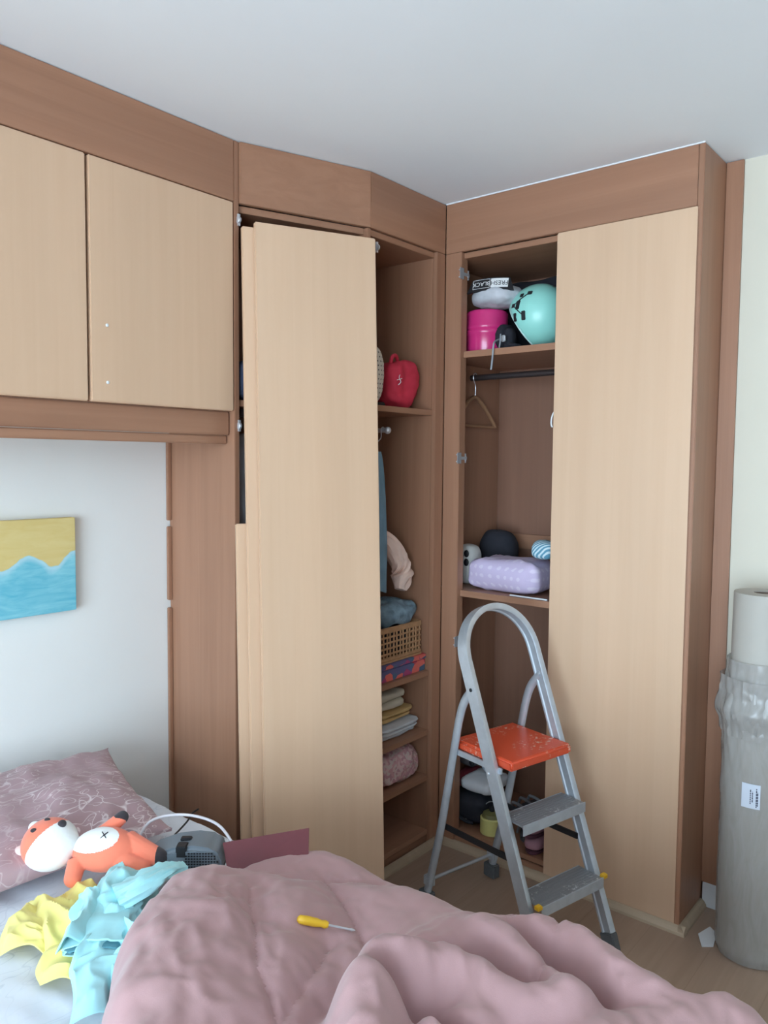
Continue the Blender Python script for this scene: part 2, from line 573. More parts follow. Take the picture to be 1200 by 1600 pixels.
# ------------------------------------------------------------------ angled wardrobe (doors taken off)
ZB = 0.05
aw = thing('angled_wardrobe', 'open brown wardrobe with slanted front between bed cabinet and corner, doors taken off', 'wardrobe', (1.83, 2.05, 0))
bx('side_panel', 'brown_v', aw, (XAB, YA, 0), (XAB + .019, YW1 - .002, ZF1))
slope = (YC - YA) / (XBC - XAB)
def fy(x, off=0.0):
    return YA + slope * (x - XAB) + off
_b = MB(); _b.prism([(XAB + .020, fy(XAB + .02)), (XBC - .001, fy(XBC)), (XBC - .001, fy(XBC, .019)), (XAB + .020, fy(XAB + .02, .019))], ZF0, ZF1)
_b.build('fascia', 'brown_x', aw, bevel=.0015)
for nm, z0, z1 in (('top_panel', 2.290, 2.311), ('shelf', 1.690, 1.710), ('bottom_panel', .045, .063)):
    _b = MB(); _b.prism([(XAB + .020, fy(XAB + .02, .022)), (XBC - .012, fy(XBC, .022)), (XBC - .012, YW1 - .012), (XAB + .020, YW1 - .012)], z0, z1)
    _b.build(nm, 'brown_x', aw, bevel=.001)
_b = MB(); _b.prism([(XAB + .020, fy(XAB + .02, .022)), (XBC - .012, fy(XBC, .022)), (XBC - .012, fy(XBC, .04)), (XAB + .020, fy(XAB + .02, .04))], 0, .044)
_b.build('plinth', 'brown_x', aw)
bx('partition', 'brown_v', aw, (XBC - .011, YC + .006, 0), (XBC + .007, YW1 - .012, ZF0 - .002))
bx('back_panel', 'back', aw, (XAB + .020, YW1 - .011, .02), (XBC + .007, YW1 - .003, ZF0 - .003))
for z0, z1 in ((1.312, 1.586), (1.037, 1.291), (0.0, 1.010)):
    bx('edge_strip', 'brown_v', aw, (XAB - .014, YW1 - .016, z0), (XAB - .001, YW1 - .001, z1), .002)
for zc in (2.262, 1.628):
    hinge(aw, (XAB + .021, YA + .035, zc), math.pi)
for zc in (2.247, 1.533):
    hinge(aw, (XBC + .009, YC + .022, zc), math.pi, True)

# ------------------------------------------------------------------ corner wardrobe
cw = thing('corner_wardrobe', 'open brown shelf wardrobe in the corner holding clothes, bags and a wicker basket', 'wardrobe', (2.25, 2.02, 0))
bx('fascia', 'brown_x', cw, (XBC, YC, ZF0), (XD - .001, YC + .018, ZF1))
bx('side_panel', 'brown_v', cw, (2.447, YC + .019, 0), (2.465, YW1 - .012, ZF0 - .002))
bx('front_stile', 'brown_v', cw, (2.447, YC, 0), (XD - .001, YC + .018, ZF0 - .001))
bx('back_panel', 'back', cw, (XBC + .008, YW1 - .011, .02), (2.446, YW1 - .003, ZF0 - .003))
SZ = dict(a=1.718, b=.705, c=.468, d=.285, e=.063)
bx('top_panel', 'brown_x', cw, (XBC + .008, YC + .012, 2.290), (2.446, YW1 - .012, 2.311))
for k in 'abcd':
    bx('shelf', 'brown_x', cw, (XBC + .008, YC + .012, SZ[k] - .021), (2.446, YW1 - .012, SZ[k]))
bx('bottom_panel', 'brown_x', cw, (XBC + .008, YC + .012, .043), (2.446, YW1 - .012, SZ['e']))
bx('plinth', 'brown_x', cw, (XBC + .008, YC + .014, 0), (2.446, YC + .032, .042))
_b = MB()
_b.tube([(2.20, 1.800, 1.632), (2.20, 2.22, 1.632)], .008, 12)
_b.box((2.192, 1.86, 1.638), (2.208, 2.2, 1.6965))
_r_ = _b.build('pull_out_rail', 'chrome', cw)
MB().blob((2.20, 1.795, 1.632), (.013, .013, .013), (1, 1), nu=20, nv=12).build('rail_knob', 'chrome', _r_)

# ------------------------------------------------------------------ right-hand wardrobe
YE, YD0, YD1 = 0.804, 0.812, 1.294
XB = 2.985
tw = thing('tall_wardrobe', 'tall brown wardrobe with one pale beech door closed and one missing', 'wardrobe', (2.75, 1.28, 0))
bx('fascia', 'brown_y', tw, (XD, YE + .019, ZF0), (XD + .018, YC - .001, ZF1))
bx('side_panel', 'brown_v', tw, (XD, YE, 0), (XB, YE + .018, ZF1), .002)
bx('filler_strip', 'brown_v', tw, (XW1 - .012, NY, .085), (XW1 - .001, YE - .001, H - .002), .001)
bx('front_stile', 'brown_v', tw, (XD, 1.688, 0), (XD + .042, YC - .001, ZF0 - .001), .002)
bx('side_panel', 'brown_v', tw, (XD + .043, 1.805, 0), (XB, 1.823, ZF0 - .002))
bx('back_panel', 'back', tw, (XB + .001, YE + .02, .02), (XB + .009, 1.823, ZF0 - .003))
bx('top_panel', 'brown_y', tw, (XD + .019, YE + .019, 2.290), (XB, 1.804, 2.311))
DZ = (1.942, 1.022, .063)
_sp = [(XD + .020, YE + .019), (XB, YE + .019), (XB, 1.804), (XD + .043, 1.804), (XD + .043, 1.687), (XD + .020, 1.687)]
for z in DZ[:2]:
    _b = MB(); _b.prism(_sp, z - .024, z); _b.build('shelf', 'brown_y', tw, bevel=.001)
_b = MB(); _b.prism(_sp, .043, DZ[2]); _b.build('bottom_panel', 'brown_y', tw, bevel=.001)
bx('plinth', 'brown_y', tw, (XD + .006, YE + .019, 0), (XD + .019, 1.687, .042))
bx('back_batten', 'brown_y', tw, (XB - .016, YE + .02, 1.150), (XB, 1.803, 1.212))
_b = MB(); _b.tube([(2.76, YE + .02, 1.868), (2.76, 1.804, 1.868)], .0125, 14); _b.build('hanging_rail', plain('dark_bronze_rail', (92, 84, 84), .35, .7), tw)
dr = bx('door', 'beige', tw, (XD, YD0, .024), (XD + .018, YD1, ZF0 - .001), .003)
_b = MB()
_b.tube([(XD + .004 + .007 * math.cos(a), YD1 + .008 * max(0, math.sin(a)) , 1.672 + .026 * math.cos(a)) for a in [math.pi * k / 12 for k in range(13)]], .003, 8)
_b.build('handle', 'white', dr)
for zc in (2.232, 1.535, .822):
    hinge(tw, (XD + .010, 1.6865, zc), -math.pi / 2, True)
structure(bx('trim_4', 'white', None, (XD - .004, YE, ZF1 - .002), (XD - .0005, YC - .002, H), 0))
# pale quarter-round trim where the wardrobes meet the floor
_q = [(0, 0), (-.022, 0), (-.021, .009), (-.014, .020), (-.006, .026), (0, .027)]
def trim(name, p0, p1, nrm, mat='trim'):
    b = MB()
    n = Vector((nrm[0], nrm[1], 0))
    b.sweep([Vector(p0), Vector(p1)], [(-n, Vector((0, 0, 1)))] * 2, _q)
    return structure(b.build(name, mat, None, smooth=False))
trim('trim_1', (XD + .005, YE - .022, 0), (XD + .005, YC - .003, 0), (-1, 0))
trim('trim_2', (XBC + .03, YC - .001, 0), (XD - .018, YC - .001, 0), (0, -1))
trim('trim_3', (XD - .014, YE - .001, 0), (XW1 - .016, YE - .001, 0), (0, -1))

# ------------------------------------------------------------------ three loose doors leaning on the angled wardrobe
def leaning(name, label, tl, tr, ztop, length, width, order):
    """board standing on the floor and leaning back; tl / tr = its top front corners in plan"""
    a, b = Vector((tl[0], tl[1], 0)), Vector((tr[0], tr[1], 0))
    ex = (b - a).normalized()
    out = Vector((ex.y, -ex.x, 0))          # towards the room
    lean = 0.120 / 2.25
    base = a + out * lean * ztop - out * .0225 * order
    ez = (Vector((0, 0, 1)) - out * lean).normalized()
    ey = ez.cross(ex)
    m = Matrix((ex, ey, ez)).transposed().to_4x4()
    m.translation = base
    t = thing(name, label, 'door', mat=m, group='doors taken off the wardrobe')
    bx('board', 'beige', t, (0, 0, 0.0012), (width, .018, length), .003, local=True)
    return t, m
TL, TR = (1.629, 1.86), (1.996, 1.686)
_ex = (Vector(TR) - Vector(TL)).normalized()
def sh(p, k):
    return (p[0] + _ex.x * k, p[1] + _ex.y * k)
leaning('wardrobe_door', 'widest full-height beech door leaning in front of the other loose doors', TL, TR, 2.25, 2.252, .406, 0)
leaning('wardrobe_door', 'full-height beech door sandwiched between two other leaning doors', sh(TL, -.034), TR, 2.25, 2.240, .406, 1)
leaning('cabinet_door', 'short beech door leaning behind the two tall loose doors', sh(TL, -.062), TR, 2.25, 1.325, .43, 2)

# ------------------------------------------------------------------ painting
def paint_mat():
    t = NT('painted_canvas')
    tc = t.n('ShaderNodeTexCoord')
    sp = t.n('ShaderNodeSeparateXYZ')
    t.l(tc.outputs['Object'], sp.inputs[0])
    # wavy horizon
    x = sp.outputs['X']
    s1 = t.n('ShaderNodeMath', operation='MULTIPLY_ADD'); s1.inputs[1].default_value = 44.0; s1.inputs[2].default_value = -7.0
    t.l(x, s1.inputs[0])
    sn = t.n('ShaderNodeMath', operation='SINE'); t.l(s1.outputs[0], sn.inputs[0])
    ab = t.n('ShaderNodeMath', operation='MULTIPLY'); ab.inputs[1].default_value = 0.019; t.l(sn.outputs[0], ab.inputs[0])
    nz = t.noise(tc.outputs['Object'], 16.0, 3)
    nm = t.n('ShaderNodeMath', operation='MULTIPLY_ADD'); nm.inputs[1].default_value = 0.035; t.l(nz, nm.inputs[0]); t.l(ab.outputs[0], nm.inputs[2])
    hh = t.n('ShaderNodeMath', operation='SUBTRACT'); t.l(sp.outputs['Z'], hh.inputs[0]); t.l(nm.outputs[0], hh.inputs[1])
    off = t.n('ShaderNodeMath', operation='ADD'); off.inputs[1].default_value = 0.003 + 0.5; t.l(hh.outputs[0], off.inputs[0])
    brush = t.noise(t.coords((8, 1, 40), False), 1.0, 4, 0.6, 1.0)
    blue = t.ramp(brush, [(0.3, lin((92, 182, 204))), (0.7, lin((140, 208, 220)))])
    yel = t.ramp(brush, [(0.3, lin((218, 194, 124))), (0.7, lin((224, 204, 140)))])
    f1 = t.ramp(off.outputs[0], [(0.500, (0, 0, 0, 1)), (0.503, (1, 1, 1, 1))])
    foam = t.ramp(off.outputs[0], [(0.480, (0, 0, 0, 1)), (0.499, (0.7, 0.7, 0.7, 1)), (0.503, (0, 0, 0, 1))])
    c = t.mix(f1, blue, yel)
    c = t.mix(foam, c, lin((205, 232, 238)))
    t.l(c, t.b.inputs['Base Color'])
    t.b.inputs['Roughness'].default_value = 0.7
    return t.m
M['painting'] = paint_mat()
pt = thing('canvas_painting', 'unframed canvas painted yellow sky over pale blue waves, hung on wall', 'painting', (1.04, 2.26, 1.056))
bx('canvas', 'painting', pt, (0.84, 2.244, 1.056), (1.242, 2.272, 1.341), .002)

# ------------------------------------------------------------------ step ladder
rx = Vector((.972, -.236, 0)).normalized()
by = Vector((.236, .972, 0)).normalized()
lo_ = Vector((2.283, .934, 0)) - rx * .155
LM = Matrix((rx, by, Vector((0, 0, 1)))).transposed().to_4x4()
LM.translation = lo_
ld = thing('step_ladder', 'aluminium step ladder with orange top platform and rounded hand loop, paint-spattered', 'ladder', mat=LM)
HW, K = .155, .40
nrm = Vector((0, 1, -K)).normalized()          # normal of the front frame plane (backwards)
sl = Vector((0, K, 1)).normalized()
M['platform'] = None
def spatter(name, base, dot, rough, metal=0.0):
    t = NT(name)
    v = t.coords((1, 1, 1), False)
    a = t.ramp(t.noise(v, 9.0, 2), [(0.50, (0, 0, 0, 1)), (0.62, (1, 1, 1, 1))])
    b = t.ramp(t.noise(v, 75.0, 3, 0.6), [(0.56, (0, 0, 0, 1)), (0.62, (1, 1, 1, 1))])
    f = t.mix(1.0, a, b, 'MULTIPLY')
    t.l(t.mix(f, lin(base), lin(dot)), t.b.inputs['Base Color'])
    t.b.inputs['Roughness'].default_value = rough
    t.b.inputs['Metallic'].default_value = metal
    return t.m
M['platform'] = spatter('orange_platform_plastic', (214, 82, 50), (226, 190, 172), .38)
M['tread'] = spatter('aluminium_tread', (150, 152, 156), (214, 216, 220), .5, .55)
M['yellow'] = plain('yellow_plastic', (226, 178, 44), .45)
M['rubber'] = plain('grey_rubber', (92, 94, 96), .8)
pts, frm = [], []
s_top = .890 * math.hypot(1, K)
path2 = [(HW, .012), (HW, s_top * .5), (HW, s_top)]
for k in range(1, 24):
    a = math.pi * k / 24
    path2.append((HW * math.cos(a), s_top + HW * math.sin(a)))
path2 += [(-HW, s_top), (-HW, s_top * .5), (-HW, .012)]
for i, (x, s) in enumerate(path2):
    p = Vector((x, 0, 0)) + sl * s
    a, b = path2[max(0, i - 1)], path2[min(len(path2) - 1, i + 1)]
    t = (Vector((b[0], 0, 0)) + sl * b[1] - Vector((a[0], 0, 0)) - sl * a[1]).normalized()
    pts.append(p)
    frm.append((t.cross(nrm).normalized(), nrm))
_prof = [(-.011, -.022), (.004, -.022), (.009, -.018), (.009, -.012), (.005, -.009), (.005, .009), (.009, .012), (.009, .018), (.004, .022), (-.011, .022)]
_b = MB(); _b.sweep(pts, frm, _prof); _b.build('front_frame', 'alu', ld, local=True)
for sx in (-1, 1):
    b = MB()
    m = Matrix((Vector((1, 0, 0)), nrm, sl)).transposed().to_4x4()
    m.translation = (sx * HW, 0, 0)
    b.add([m @ Vector(p) if p[2] > .02 else Vector(((m @ Vector(p)).x, (m @ Vector(p)).y, 0.001)) for p in
           [(x, y, z) for z in (0, .05) for x, y in ((-.014, -.026), (.014, -.026), (.014, .026), (-.014, .026))]],
          [(0, 3, 2, 1), (4, 5, 6, 7), (0, 1, 5, 4), (1, 2, 6, 5), (2, 3, 7, 6), (3, 0, 4, 7)])
    b.build('foot', 'rubber', ld, local=True, bevel=.003)
    rp = smoothpath([(0, .541, .012), (0, .503, .155), (0, .464, .306), (0, .406, .586), (0, .384, .690), (0, .362, .752), (0, .325, .800), (0, .318, .803)], 6)
    ps, fr = [], []
    for i, p in enumerate(rp):
        t = (rp[min(i + 1, len(rp) - 1)] - rp[max(i - 1, 0)]).normalized()
        ps.append(p + Vector((sx * (HW + .0), 0, 0)))
        fr.append((Vector((1, 0, 0)), t.cross(Vector((1, 0, 0))).normalized()))
    pr = [(.010 * math.cos(a), .0155 * math.sin(a)) for a in [2 * math.pi * k / 12 for k in range(12)]]
    b = MB(); b.sweep(ps, fr, pr); b.build('rear_leg', 'alu', ld, local=True)
    b = MB(); b.box((sx * HW - .017, .508, .001), (sx * HW + .017, .562, .050)); b.build('foot', 'rubber', ld, local=True, bevel=.004)
    b = MB(); b.box((sx * HW - .0135 - .004 * sx, .510, .070), (sx * HW + .0135 - .004 * sx, .545, .105)); b.build('brace_bracket', 'alu', ld, local=True, bevel=.003)
    # black spreader strap
    y0, z0, y1, z1 = .135, .315, .466, .300
    b = MB()
    x = sx * (HW - .014)
    b.add([(x + dx, yy + dy, zz + dz) for (yy, zz) in ((y0, z0), (y1, z1)) for dx, dy, dz in ((-.003, 0, -.010), (.003, 0, -.010), (.003, 0, .010), (-.003, 0, .010))],
          [(0, 1, 2, 3), (7, 6, 5, 4), (0, 4, 5, 1), (1, 5, 6, 2), (2, 6, 7, 3), (3, 7, 4, 0)])
    b.build('spreader', 'black', ld, local=True, bevel=.001)
    for yy, zz in ((K * .803 + .0, .803), (.238, .560)):
        MB().lathe([(.006, 0), (.006, .004), (.003, .006)], 12, Matrix.Translation((sx * (HW + .009), yy, zz)) @ Matrix.Rotation(sx * math.pi / 2, 4, 'Y')).build('rivet', 'black' if zz > .7 else 'chrome', ld, local=True)
_b = MB(); _b.tube([(-HW, .528, .088), (HW, .528, .088)], .006, 10); _b.build('rear_brace', 'alu', ld, local=True)
for z, y0 in ((.220, .052), (.435, .130)):
    tr = MB().box((-HW + .012, y0 - .018, z - .005), (HW - .012, y0 + .075, z)).build('tread', 'tread', ld, local=True, bevel=.001)
    b = MB()
    b.box((-HW + .012, y0 - .022, z - .030), (HW - .012, y0 - .0185, z + .003))
    b.box((-HW + .012, y0 + .0755, z - .025), (HW - .012, y0 + .079, z))
    b.build('tread_lip', 'alu', tr, local=False) if False else b.build('tread_lip', 'alu', ld, local=True, bevel=.0008)
    b = MB()
    for k in range(7):
        b.box((-HW + .02, y0 - .008 + k * .011, z), (HW - .02, y0 - .005 + k * .011, z + .0015))
    b.build('tread_grip', 'tread', ld, local=True)
    if z < .3:
        for sx in (-1, 1):
            MB().box((sx * (HW - .004) - .010, y0 - .0235, z - .004), (sx * (HW - .004) + .010, y0 - .006, z + .009)).build('end_cap', 'yellow', ld, local=True, bevel=.002)
pf = MB()
pf.box((-.140, .165, .580), (.140, .430, .612))
pf.build('platform', 'platform', ld, local=True, bevel=.008, seg=3)
for sx in (-1, 1):
    MB().box((sx * .146 - .004, .20, .566), (sx * .146 + .004, .425, .584)).build('platform_bracket', 'alu', ld, local=True, bevel=.001)

# ------------------------------------------------------------------ roll wrapped in plastic
M['rollpaper'] = plain('roll_paper', (178, 173, 164), .6, var=.03, scale=6)
def film_mat():
    t = NT('plastic_film')
    v = t.coords((6, 6, 1.5), False)
    f = t.ramp(t.noise(v, 5, 4, .6, 1.5), [(.35, lin((172, 168, 162))), (.65, lin((180, 177, 173)))])
    t.l(f, t.b.inputs['Base Color'])
    t.b.inputs['Roughness'].default_value = .22
    t.b.inputs['Alpha'].default_value = .62
    t.bump(t.noise(t.coords((6, 6, 2.0), False), 4, 3, .5, .6), .35, .006)
    return t.m
M['film'] = film_mat()
rc = (2.555, .600)
rl = thing('wrapped_roll', 'tall upright roll of pale material wrapped in crumpled clear plastic by wall', 'roll', (rc[0], rc[1], 0))
_b = MB()
_b.lathe([(.030, .02), (.098, .02), (.0985, .6), (.088, .80), (.085, 1.132), (.030, 1.132), (.030, 1.06)], 48, Matrix.Translation((rc[0], rc[1], 0)), caps=False)
_b.build('material_roll', 'rollpaper', rl)
_b = MB(); _b.lathe([(.0285, 1.02), (.0285, 1.130), (.024, 1.130), (.024, 1.02)], 32, Matrix.Translation((rc[0], rc[1], 0)), caps=False)
_b.build('cardboard_core', plain('core_card', (120, 104, 92), .8), rl)
def film(name, prof, amp, seed, n=96):
    vs, fs = [], []
    for j, (r, z) in enumerate(prof):
        for k in range(n):
            a = 2 * math.pi * k / n
            q = Vector((math.cos(a) * 1.5, math.sin(a) * 1.5, z * 5.0 + seed))
            w_ = amp(z)
            rr = r + w_ * (mn.fractal(q * 1.6, .8, 2.0, 4) * .7 + .3 * (1 - abs(mn.noise(q * 3.5)) * 2))
            vs.append((rc[0] + rr * math.cos(a), rc[1] + rr * math.sin(a), z))
    for j in range(len(prof) - 1):
        for k in range(n):
            fs.append((j * n + k, j * n + (k + 1) % n, (j + 1) * n + (k + 1) % n, (j + 1) * n + k))
    return MB().add(vs, fs).build(name, 'film', rl)
prof = []
for k in range(70):
    z = .003 + k / 69 * .925
    r = .104 if z < .55 else .104 + .010 * math.exp(-((z - .78) / .05) ** 2) - max(0, z - .80) * .06
    if z < .03: r = .098 + z * .2
    prof.append((r, z))
film('plastic_wrap', prof, lambda z: .002 + (.003 if z > .5 else 0) + .012 * math.exp(-((z - .77) / .09) ** 2), 3.0)
film('plastic_collar', [(.108 + .013 * math.exp(-((z - .775) / .03) ** 2), z) for z in [.70 + .005 * k for k in range(36)]], lambda z: .012, 9.0)
# sticker with small print on the wrap, facing the camera
def sticker(name, mat, a0, a1, z0, z1, r, par, n=8):
    vs, fs = [], []
    for k in range(n + 1):
        a = a0 + (a1 - a0) * k / n
        for rr in (r, r + .0006):
            for z in (z0, z1):
                vs.append((rc[0] + rr * math.cos(a), rc[1] + rr * math.sin(a), z))
    for k in range(n):
        i, j = 4 * k, 4 * k + 4
        fs += [(i + 2, j + 2, j + 3, i + 3), (i, i + 1, j + 1, j), (i + 1, i + 3, j + 3, j + 1), (i, j, j + 2, i + 2)]
    fs += [(0, 2, 3, 1), (4 * n, 4 * n + 1, 4 * n + 3, 4 * n + 2)]
    return MB().add(vs, fs).build(name, mat, par)
ac = math.atan2(-rc[1], -rc[0])
st = sticker('sticker', plain('sticker_paper', (206, 214, 226), .5, var=.02), ac - .38, ac + .10, .498, .572, .1075, rl)
M['ink'] = plain('printing_ink', (52, 58, 78), .6)
random.seed(4)
for a, z0, z1 in ((ac - .16, .512, .556), (ac - .11, .518, .550), (ac - .01, .504, .562), (ac + .02, .508, .550)):
    z = z0
    while z < z1:
        h = random.uniform(.003, .008)
        sticker('print_line', 'ink', a, a + .026, z, min(z + h, z1), .1083, st, 2)
        z += h + .0018
# torn scrap on the floor
_b = MB()
_b.prism([(2.475, .722), (2.498, .694), (2.575, .706), (2.600, .735), (2.535, .752)], .001, .004)
tag(_b.build('paper_scrap', 'white', None, smooth=False), 'torn white scrap lying on the floor beside the wrapped roll', 'paper')

# ------------------------------------------------------------------ bed
BZ, BX0, BX1, BY0, BY1 = .50, .10, 1.36, .28, 2.235
bd = thing('bed_base', 'low wooden bed base under the mattress', 'bed', (.73, 1.25, 0))
bx('side_rail', 'brown_y', bd, (BX1 - .045, BY0 + .02, .12), (BX1 - .02, BY1, .245))
bx('side_rail', 'brown_y', bd, (BX0 + .02, BY0 + .02, .12), (BX0 + .045, BY1, .245))
bx('foot_rail', 'brown_x', bd, (BX0 + .045, BY0 + .02, .12), (BX1 - .045, BY0 + .045, .245))
bx('slat_deck', 'beige', bd, (BX0 + .046, BY0 + .046, .22), (BX1 - .046, BY1 - .01, .244))
for x in (BX0 + .05, BX1 - .11):
    for y in (BY0 + .05, BY1 - .08):
        bx('leg', 'brown_v', bd, (x, y, 0), (x + .06, y + .06, .219))
def sheet_surface(x, y):
    return BZ - .013 + .005 * mn.fractal(Vector((x * 7, y * 7, 1.0)), .7, 2, 3) + .005 * mn.noise(Vector((x * 3 + y * 6, y * 2, 5))) + .005 * (1 - 2 * abs(mn.noise(Vector((x * 14 + y * 5, y * 6 - x * 4, 3)))))
_b = MB()
nx, ny = 70, 100
vs, fs = [], []
for j in range(ny + 1):
    for i in range(nx + 1):
        x, y = BX0 + (BX1 - BX0) * i / nx, BY0 + (BY1 - BY0) * j / ny
        e = min(x - BX0, BX1 - x, y - BY0, BY1 - y)
        z = sheet_surface(x, y) - (.03 * (1 - min(1, e / .03)) ** 2)
        vs.append((x, y, z))
for j in range(ny):
    for i in range(nx):
        a = j * (nx + 1) + i
        fs.append((a, a + 1, a + nx + 2, a + nx + 1))
k = len(vs)
ring = [i for i in range(nx + 1)] + [j * (nx + 1) + nx for j in range(1, ny + 1)] + [ny * (nx + 1) + i for i in range(nx - 1, -1, -1)] + [j * (nx + 1) for j in range(ny - 1, 0, -1)]
for i in ring:
    vs.append((vs[i][0], vs[i][1], .247))
n = len(ring)
for i in range(n):
    fs.append((ring[(i + 1) % n], ring[i], k + i, k + (i + 1) % n))
fs.append(tuple(range(k, k + n)))
_b.add(vs, fs)
tag(_b.build('mattress', 'sheet', None), 'mattress covered by a white sheet with faint drawn lines', 'mattress')

# pillow
def pillow(name, mat, TLc, TRc, BRc, BLc, h, label, cat, seed, wr=.012, n=44):
    TLc, TRc, BRc, BLc = map(Vector, (TLc, TRc, BRc, BLc))
    nr = ((TRc - TLc).cross(BLc - TLc)).normalized()
    if nr.z < 0: nr = -nr
    vs, fs = [], []
    for side in (1, -1):
        for j in range(n + 1):
            for i in range(n + 1):
                u, v = i / n * 2 - 1, j / n * 2 - 1
                pin = 1 - .07 * (1 - abs(u)) ** .5 * abs(v) ** 6, 1 - .07 * (1 - abs(v)) ** .5 * abs(u) ** 6
                uu, vv = (u * pin[1] + 1) / 2, (v * pin[0] + 1) / 2
                p = (BLc * (1 - uu) + BRc * uu) * (1 - vv) + (TLc * (1 - uu) + TRc * uu) * vv
                f = (max(0, 1 - abs(u) ** 2.4) * max(0, 1 - abs(v) ** 2.4)) ** .55
                wv = mn.fractal(p * 9 + Vector((seed, 0, 0)), .7, 2, 3) * wr + wr * .8 * (1 - 2 * abs(mn.noise(p * 7 + Vector((0, seed, 0)))))
                hh = h * f * (1 if side > 0 else .55) + (wv * min(1, f * 1.5 + .15) if side > 0 else 0)
                vs.append(p + nr * hh * side + nr * (.004 * side))
    N = (n + 1) ** 2
    for s_ in (0, 1):
        for j in range(n):
            for i in range(n):
                a = s_ * N + j * (n + 1) + i
                q = (a, a + 1, a + n + 2, a + n + 1)
                fs.append(q if s_ == 0 else q[::-1])
    rg = [i for i in range(n + 1)] + [j * (n + 1) + n for j in range(1, n + 1)] + [n * (n + 1) + i for i in range(n - 1, -1, -1)] + [j * (n + 1) for j in range(n - 1, 0, -1)]
    for i in range(len(rg)):
        a, b_ = rg[i], rg[(i + 1) % len(rg)]
        fs.append((a, b_, N + b_, N + a))
    return tag(MB().add(vs, fs).build(name, mat, None), label, cat)
pillow('pillow', 'pillow', (.60, 2.215, .630), (1.318, 2.205, .604), (1.215, 1.725, .530), (.52, 1.76, .540), .055,
       'mauve pillow printed with thin white scribbled lines at the bed head', 'pillow', 2)

# comforter -----------------------------------------------------------------
def segd(p, a, b):
    ab = (b[0] - a[0], b[1] - a[1])
    L = ab[0] ** 2 + ab[1] ** 2
    t = max(0, min(1, ((p[0] - a[0]) * ab[0] + (p[1] - a[1]) * ab[1]) / L))
    return math.hypot(p[0] - a[0] - ab[0] * t, p[1] - a[1] - ab[1] * t), t
EDGE = [(.30, .20), (.44, .62), (.56, .95), (.67, 1.17), (.79, 1.315), (.91, 1.40), (1.02, 1.425), (1.13, 1.435), (1.27, 1.40), (1.37, 1.345), (1.50, 1.28), (1.62, 1.20), (1.62, .20), (1.2, .06), (.6, .06)]
def inside(p):
    c = False
    j = len(EDGE) - 1
    for i in range(len(EDGE)):
        (xi, yi), (xj, yj) = EDGE[i], EDGE[j]
        if (yi > p[1]) != (yj > p[1]) and p[0] < (xj - xi) * (p[1] - yi) / (yj - yi) + xi:
            c = not c
        j = i
    return c
RIDGES = [  # (points with heights, half width)
    ([(.60, .96, .060), (.74, 1.10, .085), (.87, 1.21, .098), (.98, 1.27, .090), (1.06, 1.23, .050)], .150),
    ([(.78, 1.00, .060), (.93, 1.09, .075), (1.02, 1.14, .045)], .130),
    ([(.73, .64, .085), (.86, .74, .110), (.96, .81, .125), (1.02, .83, .112)], .072),
    ([(1.02, .83, .112), (1.085, .765, .098), (1.12, .67, .085), (1.13, .56, .075)], .066),
    ([(.86, .58, .085), (.98, .67, .085), (1.04, .65, .070)], .065),
    ([(1.09, .87, .020), (1.18, .83, .050), (1.27, .775, .070), (1.345, .69, .066), (1.40, .56, .055)], .100),
    ([(1.25, .76, .075), (1.22, .66, .085), (1.17, .55, .085)], .058),
    ([(1.345, .69, .068), (1.33, .57, .080), (1.28, .46, .080)], .070),
    ([(1.0, .50, .075), (1.14, .44, .080), (1.3, .34, .07)], .09),
    ([(.55, .75, .06), (.62, .55, .06), (.75, .40, .06)], .11),
]
SEAMS = [[(1.065, 1.235), (.985, 1.135), (.905, 1.03), (.85, .92), (.80, .80)], [(1.09, 1.03), (.96, .965), (.85, .92), (.70, .86), (.60, .83)],
         [(1.275, 1.22), (1.20, 1.06), (1.13, .95), (1.06, .86)], [(1.32, .78), (1.40, .66), (1.44, .52), (1.46, .40)], [(1.20, .62), (1.33, .66), (1.46, .70)], [(1.12, 1.42), (1.20, 1.28), (1.36, 1.13)]]
FOLDS = [([(.985, .80), (1.0, .72), (1.0, .62)], .020, .06), ([(1.135, .82), (1.19, .72), (1.18, .62)], .020, .045), ([(1.29, .73), (1.285, .62), (1.24, .52)], .018, .045),
         ([(.88, .86), (.98, .91), (1.06, .93)], .03, .03)]
